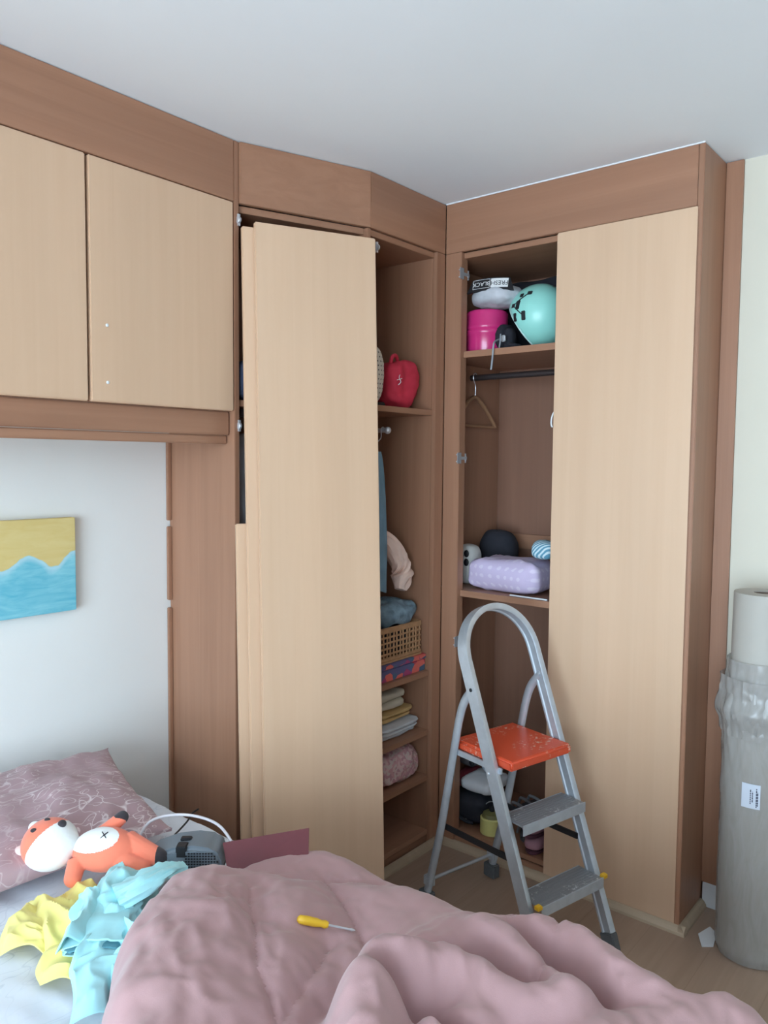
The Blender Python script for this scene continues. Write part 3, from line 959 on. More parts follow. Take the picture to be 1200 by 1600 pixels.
def comf_h(x, y):
    d = min(segd((x, y), EDGE[i], EDGE[(i + 1) % len(EDGE)])[0] for i in range(len(EDGE)))
    acc = 0.0
    for P, wd in RIDGES:
        best = 0.0
        for i in range(len(P) - 1):
            dd, t = segd((x, y), P[i], P[i + 1])
            best = max(best, (P[i][2] * (1 - t) + P[i + 1][2] * t) * math.exp(-(dd / wd) ** 2.5))
        acc += best ** 3.2
    hgt = acc ** (1 / 3.2)
    for P, wd, dp in FOLDS:
        dd = min(segd((x, y), P[i], P[i + 1])[0] for i in range(len(P) - 1))
        hgt -= dp * math.exp(-(dd / wd) ** 2)
    ds = min(segd((x, y), S[i], S[i + 1])[0] for S in SEAMS for i in range(len(S) - 1))
    q = Vector((x, y, .3))
    puff = .020 * (1 - math.exp(-(ds / .055) ** 2)) - .010 * math.exp(-(ds / .007) ** 2)
    pucker = .0050 * math.exp(-(ds / .07) ** 2) * mn.noise(q * 42) + .0022 * mn.noise(q * 30)
    def rdg(ax, ay, sd):
        return 1 - 2.4 * abs(mn.noise(Vector((x * ax[0] + y * ax[1], x * ay[0] + y * ay[1], sd))))
    amt = .35 + min(1.0, max(0, hgt) * 9)
    wr = .006 * mn.fractal(q * 5, .8, 2, 3) + amt * (.0060 * rdg((9, 4), (-3, 5), 2) + .0042 * max(-.3, rdg((22, -14), (6, 8), 7)) + .0034 * max(-.3, rdg((8, 26), (-9, 5), 11)) + .0014 * rdg((40, 34), (-20, 22), 4))
    t = min(1, d / .055)
    edge = math.sqrt(max(0, 1 - (1 - t) ** 2))
    return edge * (.036 + max(-.025, hgt) + puff + pucker + wr)
def comf_base(x, y):
    if x <= 1.33: return BZ + .004
    u = x - 1.33
    return BZ + .004 - (u * u / .16 if u < .08 else .04 + (u - .08) * 1.9)
G = .0062
NXc, NYc = int(1.36 / G), int(1.42 / G)
idx, vs, fs, hs = {}, [], [], []
for j in range(NYc + 1):
    for i in range(NXc + 1):
        x, y = .28 + i * G, .04 + j * G
        if inside((x, y)):
            h = comf_h(x, y)
            sx_ = .03 * mn.noise(Vector((x * 7, y * 7, 9))) * min(1, h * 6)
            idx[i, j] = len(vs)
            vs.append((x + sx_ - (.25 * h if x > 1.36 else 0) * 0, y, max(.02, comf_base(x, y) + h)))
top = len(vs)
for (i, j), a in list(idx.items()):
    x, y, z = vs[a]
    vs.append((x, y, max(.012, min(z - .004, comf_base(.28 + i * G, .04 + j * G)))))
edges = {}
for (i, j), a in idx.items():
    q = [(i, j), (i + 1, j), (i + 1, j + 1), (i, j + 1)]
    if all(c in idx for c in q):
        ids = [idx[c] for c in q]
        fs.append(tuple(ids))
        fs.append(tuple(top + t for t in ids[::-1]))
        for k in range(4):
            e = (ids[k], ids[(k + 1) % 4])
            if (e[1], e[0]) in edges: del edges[e[1], e[0]]
            else: edges[e] = 1
for a, b_ in edges:
    fs.append((b_, a, top + a, top + b_))
cf = MB().add(vs, fs).build('comforter', 'comf', None)
bmx = bmesh.new(); bmx.from_mesh(cf.data)
bmesh.ops.delete(bmx, geom=[v for v in bmx.verts if not v.link_faces], context='VERTS')
bmesh.ops.smooth_vert(bmx, verts=bmx.verts, factor=.5, use_axis_x=True, use_axis_y=True, use_axis_z=True)
bmx.to_mesh(cf.data); bmx.free()
cf.data.polygons.foreach_set('use_smooth', [True] * len(cf.data.polygons))
tag(cf, 'rumpled quilted mauve comforter pushed into folds on the bed', 'comforter')

# ------------------------------------------------------------------ plush fox
M['fox'] = plain('orange_plush', (240, 128, 99), .9, var=.04, sheen=.3, bump=.1, bscale=700)
M['foxw'] = plain('white_plush', (238, 238, 236), .9, var=.02, sheen=.3, bump=.1, bscale=700)
M['foxk'] = plain('dark_plush', (52, 46, 50), .9, var=.05, sheen=.2)
M['foxp'] = plain('pale_pink_plush', (236, 206, 200), .9, var=.03)
fe1 = Vector((.635, -.772, 0))
fe3 = (Vector((-.772, -.635, 0)) * .62 + Vector((0, 0, 1)) * .78).normalized()
fe2 = fe3.cross(fe1)
FMx = Matrix((fe1, fe2, fe3)).transposed().to_4x4()
FMx.translation = (.972, 1.660, .592)
fx = thing('plush_fox', 'orange and white plush fox toy lying on its back by the pillow', 'toy', mat=FMx)
def remeshed(b, name, vox, mats, parent, pick, smooth_it=6):
    me = bpy.data.meshes.new('tmp')
    me.from_pydata([tuple(p) for p in b.v], [], b.f)
    o = bpy.data.objects.new('tmp', me)
    COL.objects.link(o)
    md = o.modifiers.new('r', 'REMESH'); md.mode = 'VOXEL'; md.voxel_size = vox
    sm = o.modifiers.new('s', 'SMOOTH'); sm.iterations = smooth_it; sm.factor = .5
    dg = bpy.context.evaluated_depsgraph_get()
    ev = o.evaluated_get(dg)
    em = ev.to_mesh()
    V = [v.co.copy() for v in em.vertices]
    Fc = [tuple(p.vertices) for p in em.polygons]
    ev.to_mesh_clear()
    bpy.data.objects.remove(o)
    bpy.data.meshes.remove(me)
    r = MB()
    r.add(V, Fc)
    r.mi = [pick(sum((V[i] for i in f), Vector()) / len(f)) for f in Fc]
    return r.build(name, mats, parent, local=True)
fb = MB()
fb.blob((.008, 0, 0), (.078, .052, .045), (1, 1), nu=28, nv=18)
def limb(b, p0, p1, r0, r1):
    p0, p1 = Vector(p0), Vector(p1)
    P = [p0.lerp(p1, k / 8) for k in range(9)]
    b.tube(P, r0, 14, rs=[r0 + (r1 - r0) * k / 8 for k in range(9)])
    b.blob(p1, (r1,) * 3, (1, 1), nu=16, nv=10)
limb(fb, (-.015, .030, 0), (.030, .078, .004), .020, .0155)       # raised arm
limb(fb, (.055, .020, 0), (.140, -.018, -.002), .027, .021)       # far leg
limb(fb, (.050, -.024, .0), (.105, -.045, .0), .026, .022)        # near leg under the cloth
limb(fb, (-.050, -.030, .0), (-.048, -.070, .002), .022, .020)    # near arm
def pick_body(c):
    if c.x > .136 and c.y > -.045: return 2
    if (c - Vector((.030, .078, .004))).length < .021 and c.y > .068: return 2
    if ((c.x + .012) / .058) ** 2 + ((c.y - .010) / .036) ** 2 < 1 and c.z > .012: return 1
    return 0
remeshed(fb, 'body', .0021, ['fox', 'foxw', 'foxk'], fx, pick_body)
hb = MB()
hb.blob((-.122, .006, .012), (.066, .062, .054), (1, 1), nu=30, nv=20)
def pick_head(c):
    d = Vector((c.x + .122, c.y - .006, c.z - .012))
    return 0 if (d.x * .80 + d.y * -.60) * -1 > .004 + .18 * max(0, -d.z) else 1
hd = remeshed(hb, 'head', .0019, ['fox', 'foxw'], fx, pick_head, 2)
def on_head(x, y):
    dx, dy = (x + .122) / .066, (y - .006) / .062
    return Vector((x, y, .012 + .054 * math.sqrt(max(0, 1 - dx * dx - dy * dy))))
for x, y, r in ((-.150, .016, .0068), (-.130, .046, .0060)):
    p = on_head(x, y)
    MB().blob(p, (r * 1.2, r * .8, .003), (1, 1), nu=14, nv=8).build('eye', 'foxk', hd) if False else MB().blob(p, (r * 1.2, r * .8, .003), (1, 1), nu=14, nv=8).build('eye', 'foxk', fx, local=True)
p = on_head(-.092, .036)
MB().blob(p, (.0105, .0100, .008), (1, 1), nu=16, nv=10).build('nose', 'foxk', fx, local=True)
for (x, y), mt in (((-.170, .046), 'foxw'), ((-.188, -.010), 'foxp')):
    a = math.atan2(y - .006, x + .122)
    m = Matrix.Translation((x, y, .004)) @ Matrix.Rotation(a, 4, 'Z')
    b = MB(); b.blob((0, 0, 0), (.024, .017, .009), (1, 1), nu=18, nv=10)
    b.v = [m @ v_ for v_ in b.v]
    b.build('ear', mt, fx, local=True)
for s_ in (-1, 1):
    b = MB()
    b.tube([(.012 - .007, .014 - .008 * s_, .0435), (.012, .014, .0445), (.012 + .007, .014 + .008 * s_, .043)], .0013, 6)
    b.build('stitch', 'foxk', fx, local=True)

# ------------------------------------------------------------------ cloths on the bed
def bez(P, t):
    return P[0] * (1 - t) ** 2 + P[1] * 2 * t * (1 - t) + P[2] * t * t
def cloth(b, quad, h, amp, freq, seed, n=40, thick=.0035, curl=None):
    """crumpled sheet spread over the plan quad (BL, BR, TR, TL)"""
    Q = [Vector((p[0], p[1], 0)) for p in quad]
    vs = []
    for side in (1, 0):
        for j in range(n + 1):
            for i in range(n + 1):
                u, v = i / n, j / n
                p = (Q[0] * (1 - u) + Q[1] * u) * (1 - v) + (Q[3] * (1 - u) + Q[2] * u) * v
                k = p * freq + Vector((seed, seed * 2, 0))
                ex = Vector((mn.noise(k * .9 + Vector((9, 0, 0))), mn.noise(k * .9 + Vector((0, 9, 0))), 0)) * .036
                f = min(1, 8 * min(u, 1 - u, v, 1 - v))
                rg_ = 1 - 2.0 * abs(mn.noise(k)) ; rg2 = 1 - 2.0 * abs(mn.noise(k * 2.1 + Vector((4, 4, 0))))
                z = h(u, v) + amp * (max(0, rg_) * .8 + max(0, rg2) * .45) * (.12 + .88 * f)
                vs.append(p + ex + Vector((0, 0, z + thick * side)))
    N = (n + 1) ** 2
    fs = []
    for j in range(n):
        for i in range(n):
            a = j * (n + 1) + i
            fs.append((a, a + 1, a + n + 2, a + n + 1)); fs.append((N + a + n + 1, N + a + n + 2, N + a + 1, N + a))
    rg = [i for i in range(n + 1)] + [j * (n + 1) + n for j in range(1, n + 1)] + [n * (n + 1) + i for i in range(n - 1, -1, -1)] + [j * (n + 1) for j in range(n - 1, 0, -1)]
    for i in range(len(rg)):
        a, b_ = rg[i], rg[(i + 1) % len(rg)]
        fs.append((b_, a, N + a, N + b_))
    b.add(vs, fs)
M['ycloth'] = plain('yellow_cotton', (238, 224, 134), .9, var=.04, sheen=.2)
M['tcloth'] = plain('turquoise_cotton', (168, 222, 226), .9, var=.04, sheen=.2)
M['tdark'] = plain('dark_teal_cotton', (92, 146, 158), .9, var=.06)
yc = thing('yellow_shirt', 'crumpled yellow cotton shirt on the white sheet', 'clothing', (.79, 1.55, .5))
b = MB()
cloth(b, [(.735, 1.500), (.850, 1.470), (.968, 1.655), (.812, 1.705)], lambda u, v: .504 + .020 * math.sin(math.pi * u) * math.sin(math.pi * v), .030, 11, 2.0)
b.build('shirt_body', 'ycloth', yc)
b = MB()
cloth(b, [(.700, 1.430), (.760, 1.375), (.872, 1.520), (.800, 1.580)], lambda u, v: .503 + .012 * math.sin(math.pi * u), .014, 12, 5.0)
b.build('sleeve', 'ycloth', yc)
b = MB()
cloth(b, [(.690, 1.560), (.745, 1.500), (.830, 1.600), (.775, 1.690)], lambda u, v: .503 + .02 * math.sin(math.pi * u), .022, 13, 7.0)
b.build('sleeve', 'ycloth', yc)

tg = thing('turquoise_towel', 'folded turquoise cloth heaped between the yellow shirt and comforter', 'cloth', (.9, 1.45, .5))
b = MB()
cloth(b, [(.770, 1.430), (.915, 1.385), (1.050, 1.540), (.990, 1.655)], lambda u, v: .530 + .052 * math.sin(math.pi * min(1, u * .9 + .1)) * (.35 + .65 * math.sin(math.pi * v)), .024, 10, 3.0, 56)
b.build('cloth_body', 'tcloth', tg)
b = MB()
cloth(b, [(.690, 1.285), (.738, 1.250), (.880, 1.390), (.790, 1.440)], lambda u, v: .503 + .050 * v + .010 * math.sin(math.pi * u), .020, 12, 8.0, 44)
b.build('hanging_end', 'tcloth', tg)
b = MB()
cloth(b, [(.735, 1.245), (.775, 1.235), (.895, 1.370), (.860, 1.400)], lambda u, v: .505 + .055 * v + .012 * math.sin(math.pi * u), .016, 13, 4.4, 36)
b.build('hanging_end', 'tcloth', tg)
b = MB()
cloth(b, [(.745, 1.445), (.800, 1.395), (.905, 1.480), (.830, 1.545)], lambda u, v: .545 + .040 * math.sin(math.pi * u) , .020, 14, 6.4, 40)
b.build('turned_flap', 'tcloth', tg)
# rolled openings: two flattened loops of cloth
def loop_tube(b, c0, c1, rw, rh, n=36, m_=14, th=.0045):
    c0, c1 = Vector(c0), Vector(c1)
    ax = (c1 - c0).normalized()
    sd = Vector((-ax.y, ax.x, 0)).normalized()
    up = ax.cross(sd) if ax.cross(sd).z > 0 else sd.cross(ax)
    for_in = []
    vs, fs = [], []
    for j in range(m_ + 1):
        c = c0.lerp(c1, j / m_)
        for s_ in (0, 1):
            for i in range(n):
                a = 2 * math.pi * i / n
                wob = 1 + .38 * mn.noise(Vector((math.cos(a) * 2.2, math.sin(a) * 2.2, j * .30 + rw * 50)))
                vs.append(c + sd * math.cos(a) * (rw - th * s_) * wob + up * math.sin(a) * (rh - th * s_) * wob)
    st_ = 2 * n
    for j in range(m_):
        for i in range(n):
            a, c_ = j * st_ + i, j * st_ + (i + 1) % n
            fs.append((a, c_, c_ + st_, a + st_))
            fs.append((a + n, a + n + st_, c_ + n + st_, c_ + n))
    for j in (0, m_):
        for i in range(n):
            a, c_ = j * st_ + i, j * st_ + (i + 1) % n
            fs.append((a, c_, c_ + n, a + n))
    b.add(vs, fs)
b = MB(); loop_tube(b, (.792, 1.378, .552), (.895, 1.500, .572), .062, .022)
b.build('folded_opening', 'tcloth', tg)
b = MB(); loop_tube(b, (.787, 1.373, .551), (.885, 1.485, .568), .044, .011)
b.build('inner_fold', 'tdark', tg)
b = MB()
fold_tube(b, smoothpath([(.885, 1.455, .585), (.930, 1.440, .600), (.985, 1.445, .604), (1.015, 1.450, .598), (1.048, 1.456, .588)], 8), lambda t: .036 - .016 * t, 6.0, .62)
b.build('rolled_sleeve', 'tcloth', tg)

# ------------------------------------------------------------------ grey appliance, cable, board, cord, screwdriver
M['grey'] = plain('grey_plastic', (112, 122, 130), .45, var=.03)
ga = Vector((1.066, 1.600, 0)); gb = Vector((1.176, 1.470, 0))
ge = (gb - ga).normalized(); gs = Vector((-ge.y, ge.x, 0))
GM = Matrix((ge, gs, Vector((0, 0, 1)))).transposed().to_4x4()
GM.translation = (1.072, 1.588, .540)
gp = thing('hand_appliance', 'grey plastic hand appliance with round vent grille lying beside the burgundy folder', 'appliance', mat=GM)
b = MB()
prof = [(-.03, .018), (.0, .042), (.05, .060), (.10, .066), (.145, .060), (.165, .040), (.168, .0), (-.03, .0)]
n = len(prof)
vs = [(x, y, z) for y in (-.048, .048) for x, z in prof]
b.add(vs, [tuple(range(n))[::-1], tuple(range(n, 2 * n))] + [(i, (i + 1) % n, n + (i + 1) % n, n + i) for i in range(n)])
b.build('housing', 'grey', gp, local=True, bevel=.010, seg=3)
b = MB()
for r_ in range(7):
    zz = .012 + r_ * .0065
    hw = math.sqrt(max(0, .026 ** 2 - (zz - .0315) ** 2))
    k = int(hw / .0042)
    for c_ in range(-k, k + 1):
        b.box((.118 + c_ * .0042 * 1.6 - .0024, -.0492, zz - .0018), (.118 + c_ * .0042 * 1.6 + .0024, -.0478, zz + .0018))
b.build('vent_grille', 'black', gp, local=True)
b = MB(); b.box((.060, -.0488, .040), (.085, -.020, .067)); b.box((.062, -.010, .060), (.088, .006, .069)); b.build('switch', 'black', gp, local=True, bevel=.002)
b = MB(); b.box((.00, -.044, -.012), (.165, .044, .001)); b.build('base', 'black', gp, local=True, bevel=.004)
M['cable'] = plain('white_cable', (206, 200, 204), .5, var=.02)
b = MB()
b.tube(smoothpath([(1.030, 1.610, .515), (1.048, 1.640, .565), (1.105, 1.660, .612), (1.170, 1.610, .622), (1.205, 1.520, .612), (1.195, 1.440, .575), (1.175, 1.428, .548), (1.200, 1.415, .556), (1.240, 1.400, .572), (1.252, 1.385, .566), (1.215, 1.395, .553)], 8), .0036, 10)
tag(b.build('power_cable', 'cable', None), 'white power cable looping over the grey hand appliance', 'cable')
M['burg'] = plain('burgundy_cover', (112, 54, 60), .45, var=.04)
fd = thing('burgundy_folder', 'flat burgundy folder propped up on the bed beside the grey appliance', 'folder', (1.25, 1.4, .51))
c = [Vector(p) for p in ((1.152, 1.412, .530), (1.305, 1.300, .546), (1.352, 1.345, .603), (1.178, 1.466, .592))]
nn = (c[1] - c[0]).cross(c[3] - c[0]).normalized()
def slab(b, c, d0, d1):
    b.add([p + nn * d0 for p in c] + [p + nn * d1 for p in c], [(0, 3, 2, 1), (4, 5, 6, 7), (0, 1, 5, 4), (1, 2, 6, 5), (2, 3, 7, 6), (3, 0, 4, 7)])
b = MB(); slab(b, c, 0, .004); b.build('front_cover', 'burg', fd, bevel=.001)
b = MB(); slab(b, c, -.010, -.006); b.build('back_cover', 'burg', fd, bevel=.001)
ci = [c[0].lerp(c[2], .02), c[1].lerp(c[3], .02), c[2].lerp(c[0], .02), c[3].lerp(c[1], .02)]
b = MB(); slab(b, ci, -.006, 0); b.build('pages', plain('dark_pages', (70, 52, 58), .8), fd)
b = MB(); b.tube(smoothpath([(1.362, 1.805, .512), (1.330, 1.790, .515), (1.290, 1.760, .515), (1.245, 1.735, .514), (1.215, 1.712, .520), (1.180, 1.690, .516)], 6), .0026, 8)
tag(b.build('thin_black_cable', 'black', None), 'thin black cable lying across the white sheet near pillow', 'cable')
sd_ = Vector((1.112, 1.147, 0)); se_ = Vector((1.190, 1.050, 0))
sx_ = (se_ - sd_).normalized()
def comf_z(p): return comf_base(p.x, p.y) + comf_h(p.x, p.y)
sx_ = (sx_ + Vector((.772, .635, 0)) * .32).normalized()
q0 = Vector((1.062, 1.088, 0)); q1 = q0 + sx_ * .10
q0.z, q1.z = comf_z(q0) + .006, comf_z(q1) + .006
sag = max(comf_z(q0.lerp(q1, k / 8)) + .004 - q0.lerp(q1, k / 8).z for k in range(9))
q0.z += max(0, sag); q1.z += max(0, sag)
sx_ = (q1 - q0).normalized(); sy_ = Vector((0, 0, 1)).cross(sx_).normalized()
sm_ = Matrix((sx_, sy_, sx_.cross(sy_))).transposed().to_4x4()
sm_.translation = q0
sv = thing('screwdriver', 'yellow-handled screwdriver lying on the mauve comforter', 'screwdriver', mat=sm_)
rot = Matrix.Rotation(math.pi / 2, 4, 'Y')
MB().lathe([(.004, 0), (.008, .004), (.009, .02), (.0085, .04), (.0065, .052), (.008, .060), (.006, .066)], 16, rot).build('handle', 'yellow', sv, local=True)
MB().lathe([(.0022, .066), (.0022, .115), (.0032, .120), (.001, .128)], 10, rot).build('shaft', 'chrome', sv, local=True)

# ------------------------------------------------------------------ contents of the corner wardrobe
def blobthing(name, label, cat, mat, c, h, e=(.45, .45), amp=.008, freq=12, seed=1, rz=0.0, tilt=0.0, group=None, ridg=False):
    b = MB()
    b.blob(c, h, e, amp, freq, seed, Matrix.Rotation(rz, 4, 'Z') @ Matrix.Rotation(tilt, 4, 'Y'), nu=56, nv=32, ridg=ridg)
    return tag(b.build(name, mat, None), label, cat, group)
def folded(name, label, cat, mat, c, h, layers=3, seed=1, rz=0.0, amp=.006, group=None):
    """flat folded cloth: stacked soft layers joined at the fold, z measured from the bottom"""
    b = MB()
    lh = h[2] / layers
    random.seed(seed)
    for k in range(layers):
        o = Vector((random.uniform(-.008, .008), random.uniform(-.010, .010), lh * (2 * k + 1)))
        b.blob(Vector(c) + o, (h[0] * random.uniform(.93, 1), h[1] * random.uniform(.92, 1), lh * 1.06), (.55, .28), amp, 14, seed + k, Matrix.Rotation(rz, 4, 'Z'), nu=56, nv=14)
    return tag(b.build(name, mat, None), label, cat, group)

M['red'] = plain('red_fabric', (196, 44, 66), .8, var=.08)
M['dotted'] = spots('dotted_fabric', (206, 196, 182), (70, 62, 64), 62, .16)
rb = thing('red_bag', 'small red fabric bag slumped on the top corner shelf', 'bag', (2.345, 1.87, 1.718))
b = MB(); b.blob((2.338, 1.868, 1.811), (.088, .070, .088), (.62, .68), .020, 9, 3, nu=64, nv=44); b.build('bag_body', 'red', rb)
b = MB(); b.tube(smoothpath([(2.275, 1.845, 1.868), (2.262, 1.828, 1.902), (2.290, 1.832, 1.912), (2.318, 1.845, 1.893)], 6), .007, 8); b.build('bag_handle', 'red', rb)
b = MB(); b.tube(smoothpath([(2.275, 1.800, 1.838), (2.262, 1.793, 1.825), (2.272, 1.793, 1.812), (2.262, 1.797, 1.800)], 5), .0014, 6); b.tube(smoothpath([(2.258, 1.800, 1.818), (2.270, 1.793, 1.822), (2.284, 1.797, 1.826)], 5), .0012, 6); b.build('pull_cord', 'white', rb)
db = thing('dotted_bag', 'cream bag with dark dots standing beside the red bag', 'bag', (2.155, 1.87, 1.718))
b = MB(); b.blob((2.155, 1.875, 1.832), (.068, .055, .112), (.6, .45), .006, 12, 8, nu=48, nv=32); b.build('bag_body', 'dotted', db)
b = MB(); b.box((2.095, 1.825, 1.7185), (2.225, 1.925, 1.735)); b.build('bag_base', 'black', db, bevel=.004)

# hanging garments
M['bluecloth'] = plain('steel_blue_cloth', (110, 140, 158), .85, var=.08)
M['peach'] = plain('peach_cloth', (222, 192, 176), .85, var=.06)
def garment(name, label, mat, cx, cy, ztop, zbot, wt, wb, th, seed):
    t = thing(name, label, 'clothing', (cx, cy, zbot))
    n, m_ = 44, 40
    vs, fs = [], []
    for j in range(m_ + 1):
        v = j / m_
        z = ztop + (zbot - ztop) * v
        wd = wt + (wb - wt) * min(1, v * 1.4) ** .6
        tk = th * (.35 + .65 * min(1, v * 3))
        for i in range(n):
            a = 2 * math.pi * i / n
            wv = 1 + .10 * mn.noise(Vector((math.cos(a) * 3, math.sin(a) * 3, v * 2 + seed)))
            vs.append((cx + wd * math.cos(a) * wv, cy + tk * math.sin(a) * (1 + .6 * mn.noise(Vector((math.cos(a) * 5, seed, v * 3)))), z + (.02 * mn.noise(Vector((a, seed, 0))) if j == m_ else 0)))
    for j in range(m_):
        for i in range(n):
            fs.append((j * n + i, (j + 1) * n + i, (j + 1) * n + (i + 1) % n, j * n + (i + 1) % n))
    fs += [tuple(range(n)), tuple(m_ * n + i for i in range(n))[::-1]]
    MB().add(vs, fs).build('garment_body', mat, t)
    b = MB()
    b.tube(smoothpath([(cx, cy, ztop - .01), (cx, cy, ztop + .045), (cx + .0, cy + .014, ztop + .060), (cx, cy + .002, ztop + .075)], 5) if False else smoothpath([(cx, cy, ztop - .01), (cx, cy, ztop + .03), (2.187, cy, ztop + .05), (2.188, cy, 1.636), (2.20, cy, 1.6435), (2.211, cy, 1.634)], 6), .002, 6)
    b.build('hanger_hook', 'chrome', t)
    return t
garment('blue_garment', 'steel blue garment hanging below the pull-out rail', 'bluecloth', 2.165, 1.815, 1.555, 1.045, .020, .058, .022, 2.0)
jk = garment('peach_jacket', 'pale peach jacket hanging behind the blue garment', 'peach', 2.205, 1.905, 1.54, 1.075, .030, .105, .050, 5.0)
b = MB()
fold_tube(b, smoothpath([(2.24, 1.89, 1.25), (2.30, 1.875, 1.21), (2.345, 1.855, 1.14), (2.355, 1.840, 1.085), (2.335, 1.835, 1.030)], 8), lambda t: .030 + .014 * math.sin(math.pi * t) - .016 * max(0, t - .8) * 5 * .6, 3.0, .8)
b.build('sleeve', 'peach', jk)
# items on the shelf below
M['jeans'] = plain('faded_denim', (116, 138, 150), .9, var=.35, scale=34, bump=.2)
M['pattern'] = patches('patterned_box_print', [(186, 66, 84), (96, 92, 128), (222, 108, 96), (80, 104, 128), (168, 70, 110)], 30, .6)
M['wicker'] = plain('wicker', (172, 130, 92), .7, var=.12, scale=40)
bxo = thing('patterned_box', 'flat box with a colourful abstract print under the wicker basket', 'box', (2.29, 1.9, .705))
bx('box_body', 'pattern', bxo, (2.155, 1.790, .7055), (2.440, 2.04, .752), .003)
bx('box_lid', 'pattern', bxo, (2.152, 1.787, .7525), (2.443, 2.043, .770), .003)
wb = thing('wicker_basket', 'rectangular wicker basket with open weave holding jeans', 'basket', (2.29, 1.9, .771))
BX_ = (2.165, 2.425, 1.798, 2.02, .771, .905)
b = MB()
x0, x1, y0, y1, z0, z1 = BX_
b.box((x0, y0, z0), (x1, y1, z0 + .008))
b.build('base', 'wicker', wb)
for zz, nm in ((z0 + .008, 'lower_band'), (z1 - .022, 'rim')):
    b = MB()
    hh = .014 if nm == 'lower_band' else .022
    b.box((x0, y0, zz), (x1, y0 + .008, zz + hh)).box((x0, y1 - .008, zz), (x1, y1, zz + hh)).box((x0, y0 + .008, zz), (x0 + .008, y1 - .008, zz + hh)).box((x1 - .008, y0 + .008, zz), (x1, y1 - .008, zz + hh))
    b.build(nm, 'wicker', wb, bevel=.003)
for k in range(4):
    zz = z0 + .034 + k * .021
    b = MB()
    b.tube([(x0 + .004, y0 + .004, zz), (x1 - .004, y0 + .004, zz), (x1 - .004, y1 - .004, zz), (x0 + .004, y1 - .004, zz)], .0042, 6, closed=True)
    b.build('weave_strand', 'wicker', wb)
for k in range(13):
    xx = x0 + .012 + k * (x1 - x0 - .024) / 12
    for yy in (y0 + .004, y1 - .004):
        b = MB(); b.tube([(xx, yy, z0 + .015), (xx + .002 * (-1) ** k, yy, z1 - .012)], .0036, 6); b.build('stake', 'wicker', wb)
for k in range(9):
    yy = y0 + .02 + k * (y1 - y0 - .04) / 8
    for xx in (x0 + .004, x1 - .004):
        b = MB(); b.tube([(xx, yy, z0 + .015), (xx, yy, z1 - .012)], .0036, 6); b.build('stake', 'wicker', wb)
blobthing('rolled_jeans', 'bundle of faded blue denim on top of the wicker basket', 'clothing', 'jeans', (2.315, 1.885, .940), (.110, .085, .040), (.7, .6), .014, 18, 4, ridg=True)
blobthing('red_cloth', 'small red cloth tucked behind the denim bundle', 'clothing', 'red', (2.225, 1.945, .990), (.060, .040, .035), (.7, .7), .008, 18, 6)
blobthing('dark_bundle', 'dark folded clothing filling the wicker basket', 'clothing', 'blackcloth', (2.28, 1.91, .845), (.105, .095, .058), (.5, .4), .005, 14, 9)
# linen stacks
M['cream'] = plain('cream_linen', (202, 190, 168), .9, var=.05)
M['lilac'] = plain('lilac_linen', (170, 142, 172), .9, var=.08)
M['gold'] = plain('golden_linen', (204, 168, 112), .9, var=.06)
M['whitec'] = plain('white_linen', (206, 206, 208), .9, var=.05)
M['floral'] = patches('pink_floral_cotton', [(204, 156, 156), (214, 178, 174), (190, 142, 146), (206, 184, 176)], 95, .9)
g = 'folded linen on the corner shelves'
folded('folded_linen', 'white folded linen at the bottom of the stack under golden cloth', 'linen', 'whitec', (2.315, 1.905, .4685), (.118, .105, .026), 3, 1, group=g)
folded('folded_linen', 'golden yellow folded linen between white and cream linen', 'linen', 'gold', (2.310, 1.910, .527), (.105, .100, .020), 2, 2, group=g)
folded('folded_linen', 'lilac folded linen on its side beside the golden linen', 'linen', 'lilac', (2.135, 1.900, .4685), (.055, .095, .085), 2, 3, group=g)
folded('folded_linen', 'cream folded linen on top of the golden linen', 'linen', 'cream', (2.285, 1.920, .572), (.095, .095, .036), 2, 4, group=g)
blobthing('floral_bundle', 'bundle of pink floral cotton on the low corner shelf', 'linen', 'floral', (2.305, 1.895, .348), (.122, .100, .060), (.65, .5), .016, 20, 5, ridg=True)
folded('folded_linen', 'grey cream folded linen beside the pink floral bundle', 'linen', 'cream', (2.125, 1.900, .2855), (.050, .090, .055), 2, 7, group=g)
# seen through the gap beside the leaning doors
blobthing('dark_blue_pouch', 'dark blue pouch on the shelf behind the leaning doors', 'bag', plain('navy_fabric', (52, 60, 82), .85), (1.690, 1.975, 1.775), (.060, .050, .064), (.5, .5), .006, 14, 3)
M['greyc'] = plain('grey_white_cloth', (150, 154, 160), .9, var=.08)
gs_ = thing('grey_garment', 'grey white garment hanging behind the short leaning door', 'clothing', (1.70, 1.99, 1.28))
b = MB(); b.blob((1.70, 1.99, 1.44), (.065, .030, .17), (.55, .7), .008, 12, 2, nu=40, nv=36); b.build('garment_body', 'greyc', gs_)
b = MB(); b.tube(smoothpath([(1.70, 1.99, 1.58), (1.70, 1.99, 1.66), (1.71, 1.99, 1.675), (1.722, 1.99, 1.66)], 6), .002, 6); b.build('hanger_hook', 'chrome', gs_)
b = MB(); b.tube([(1.71, 1.945, 1.668), (1.71, 2.24, 1.668)], .007, 10); b.box((1.704, 2.0, 1.67), (1.716, 2.02, 1.6895)); b.build('pull_out_rail', 'chrome', aw)

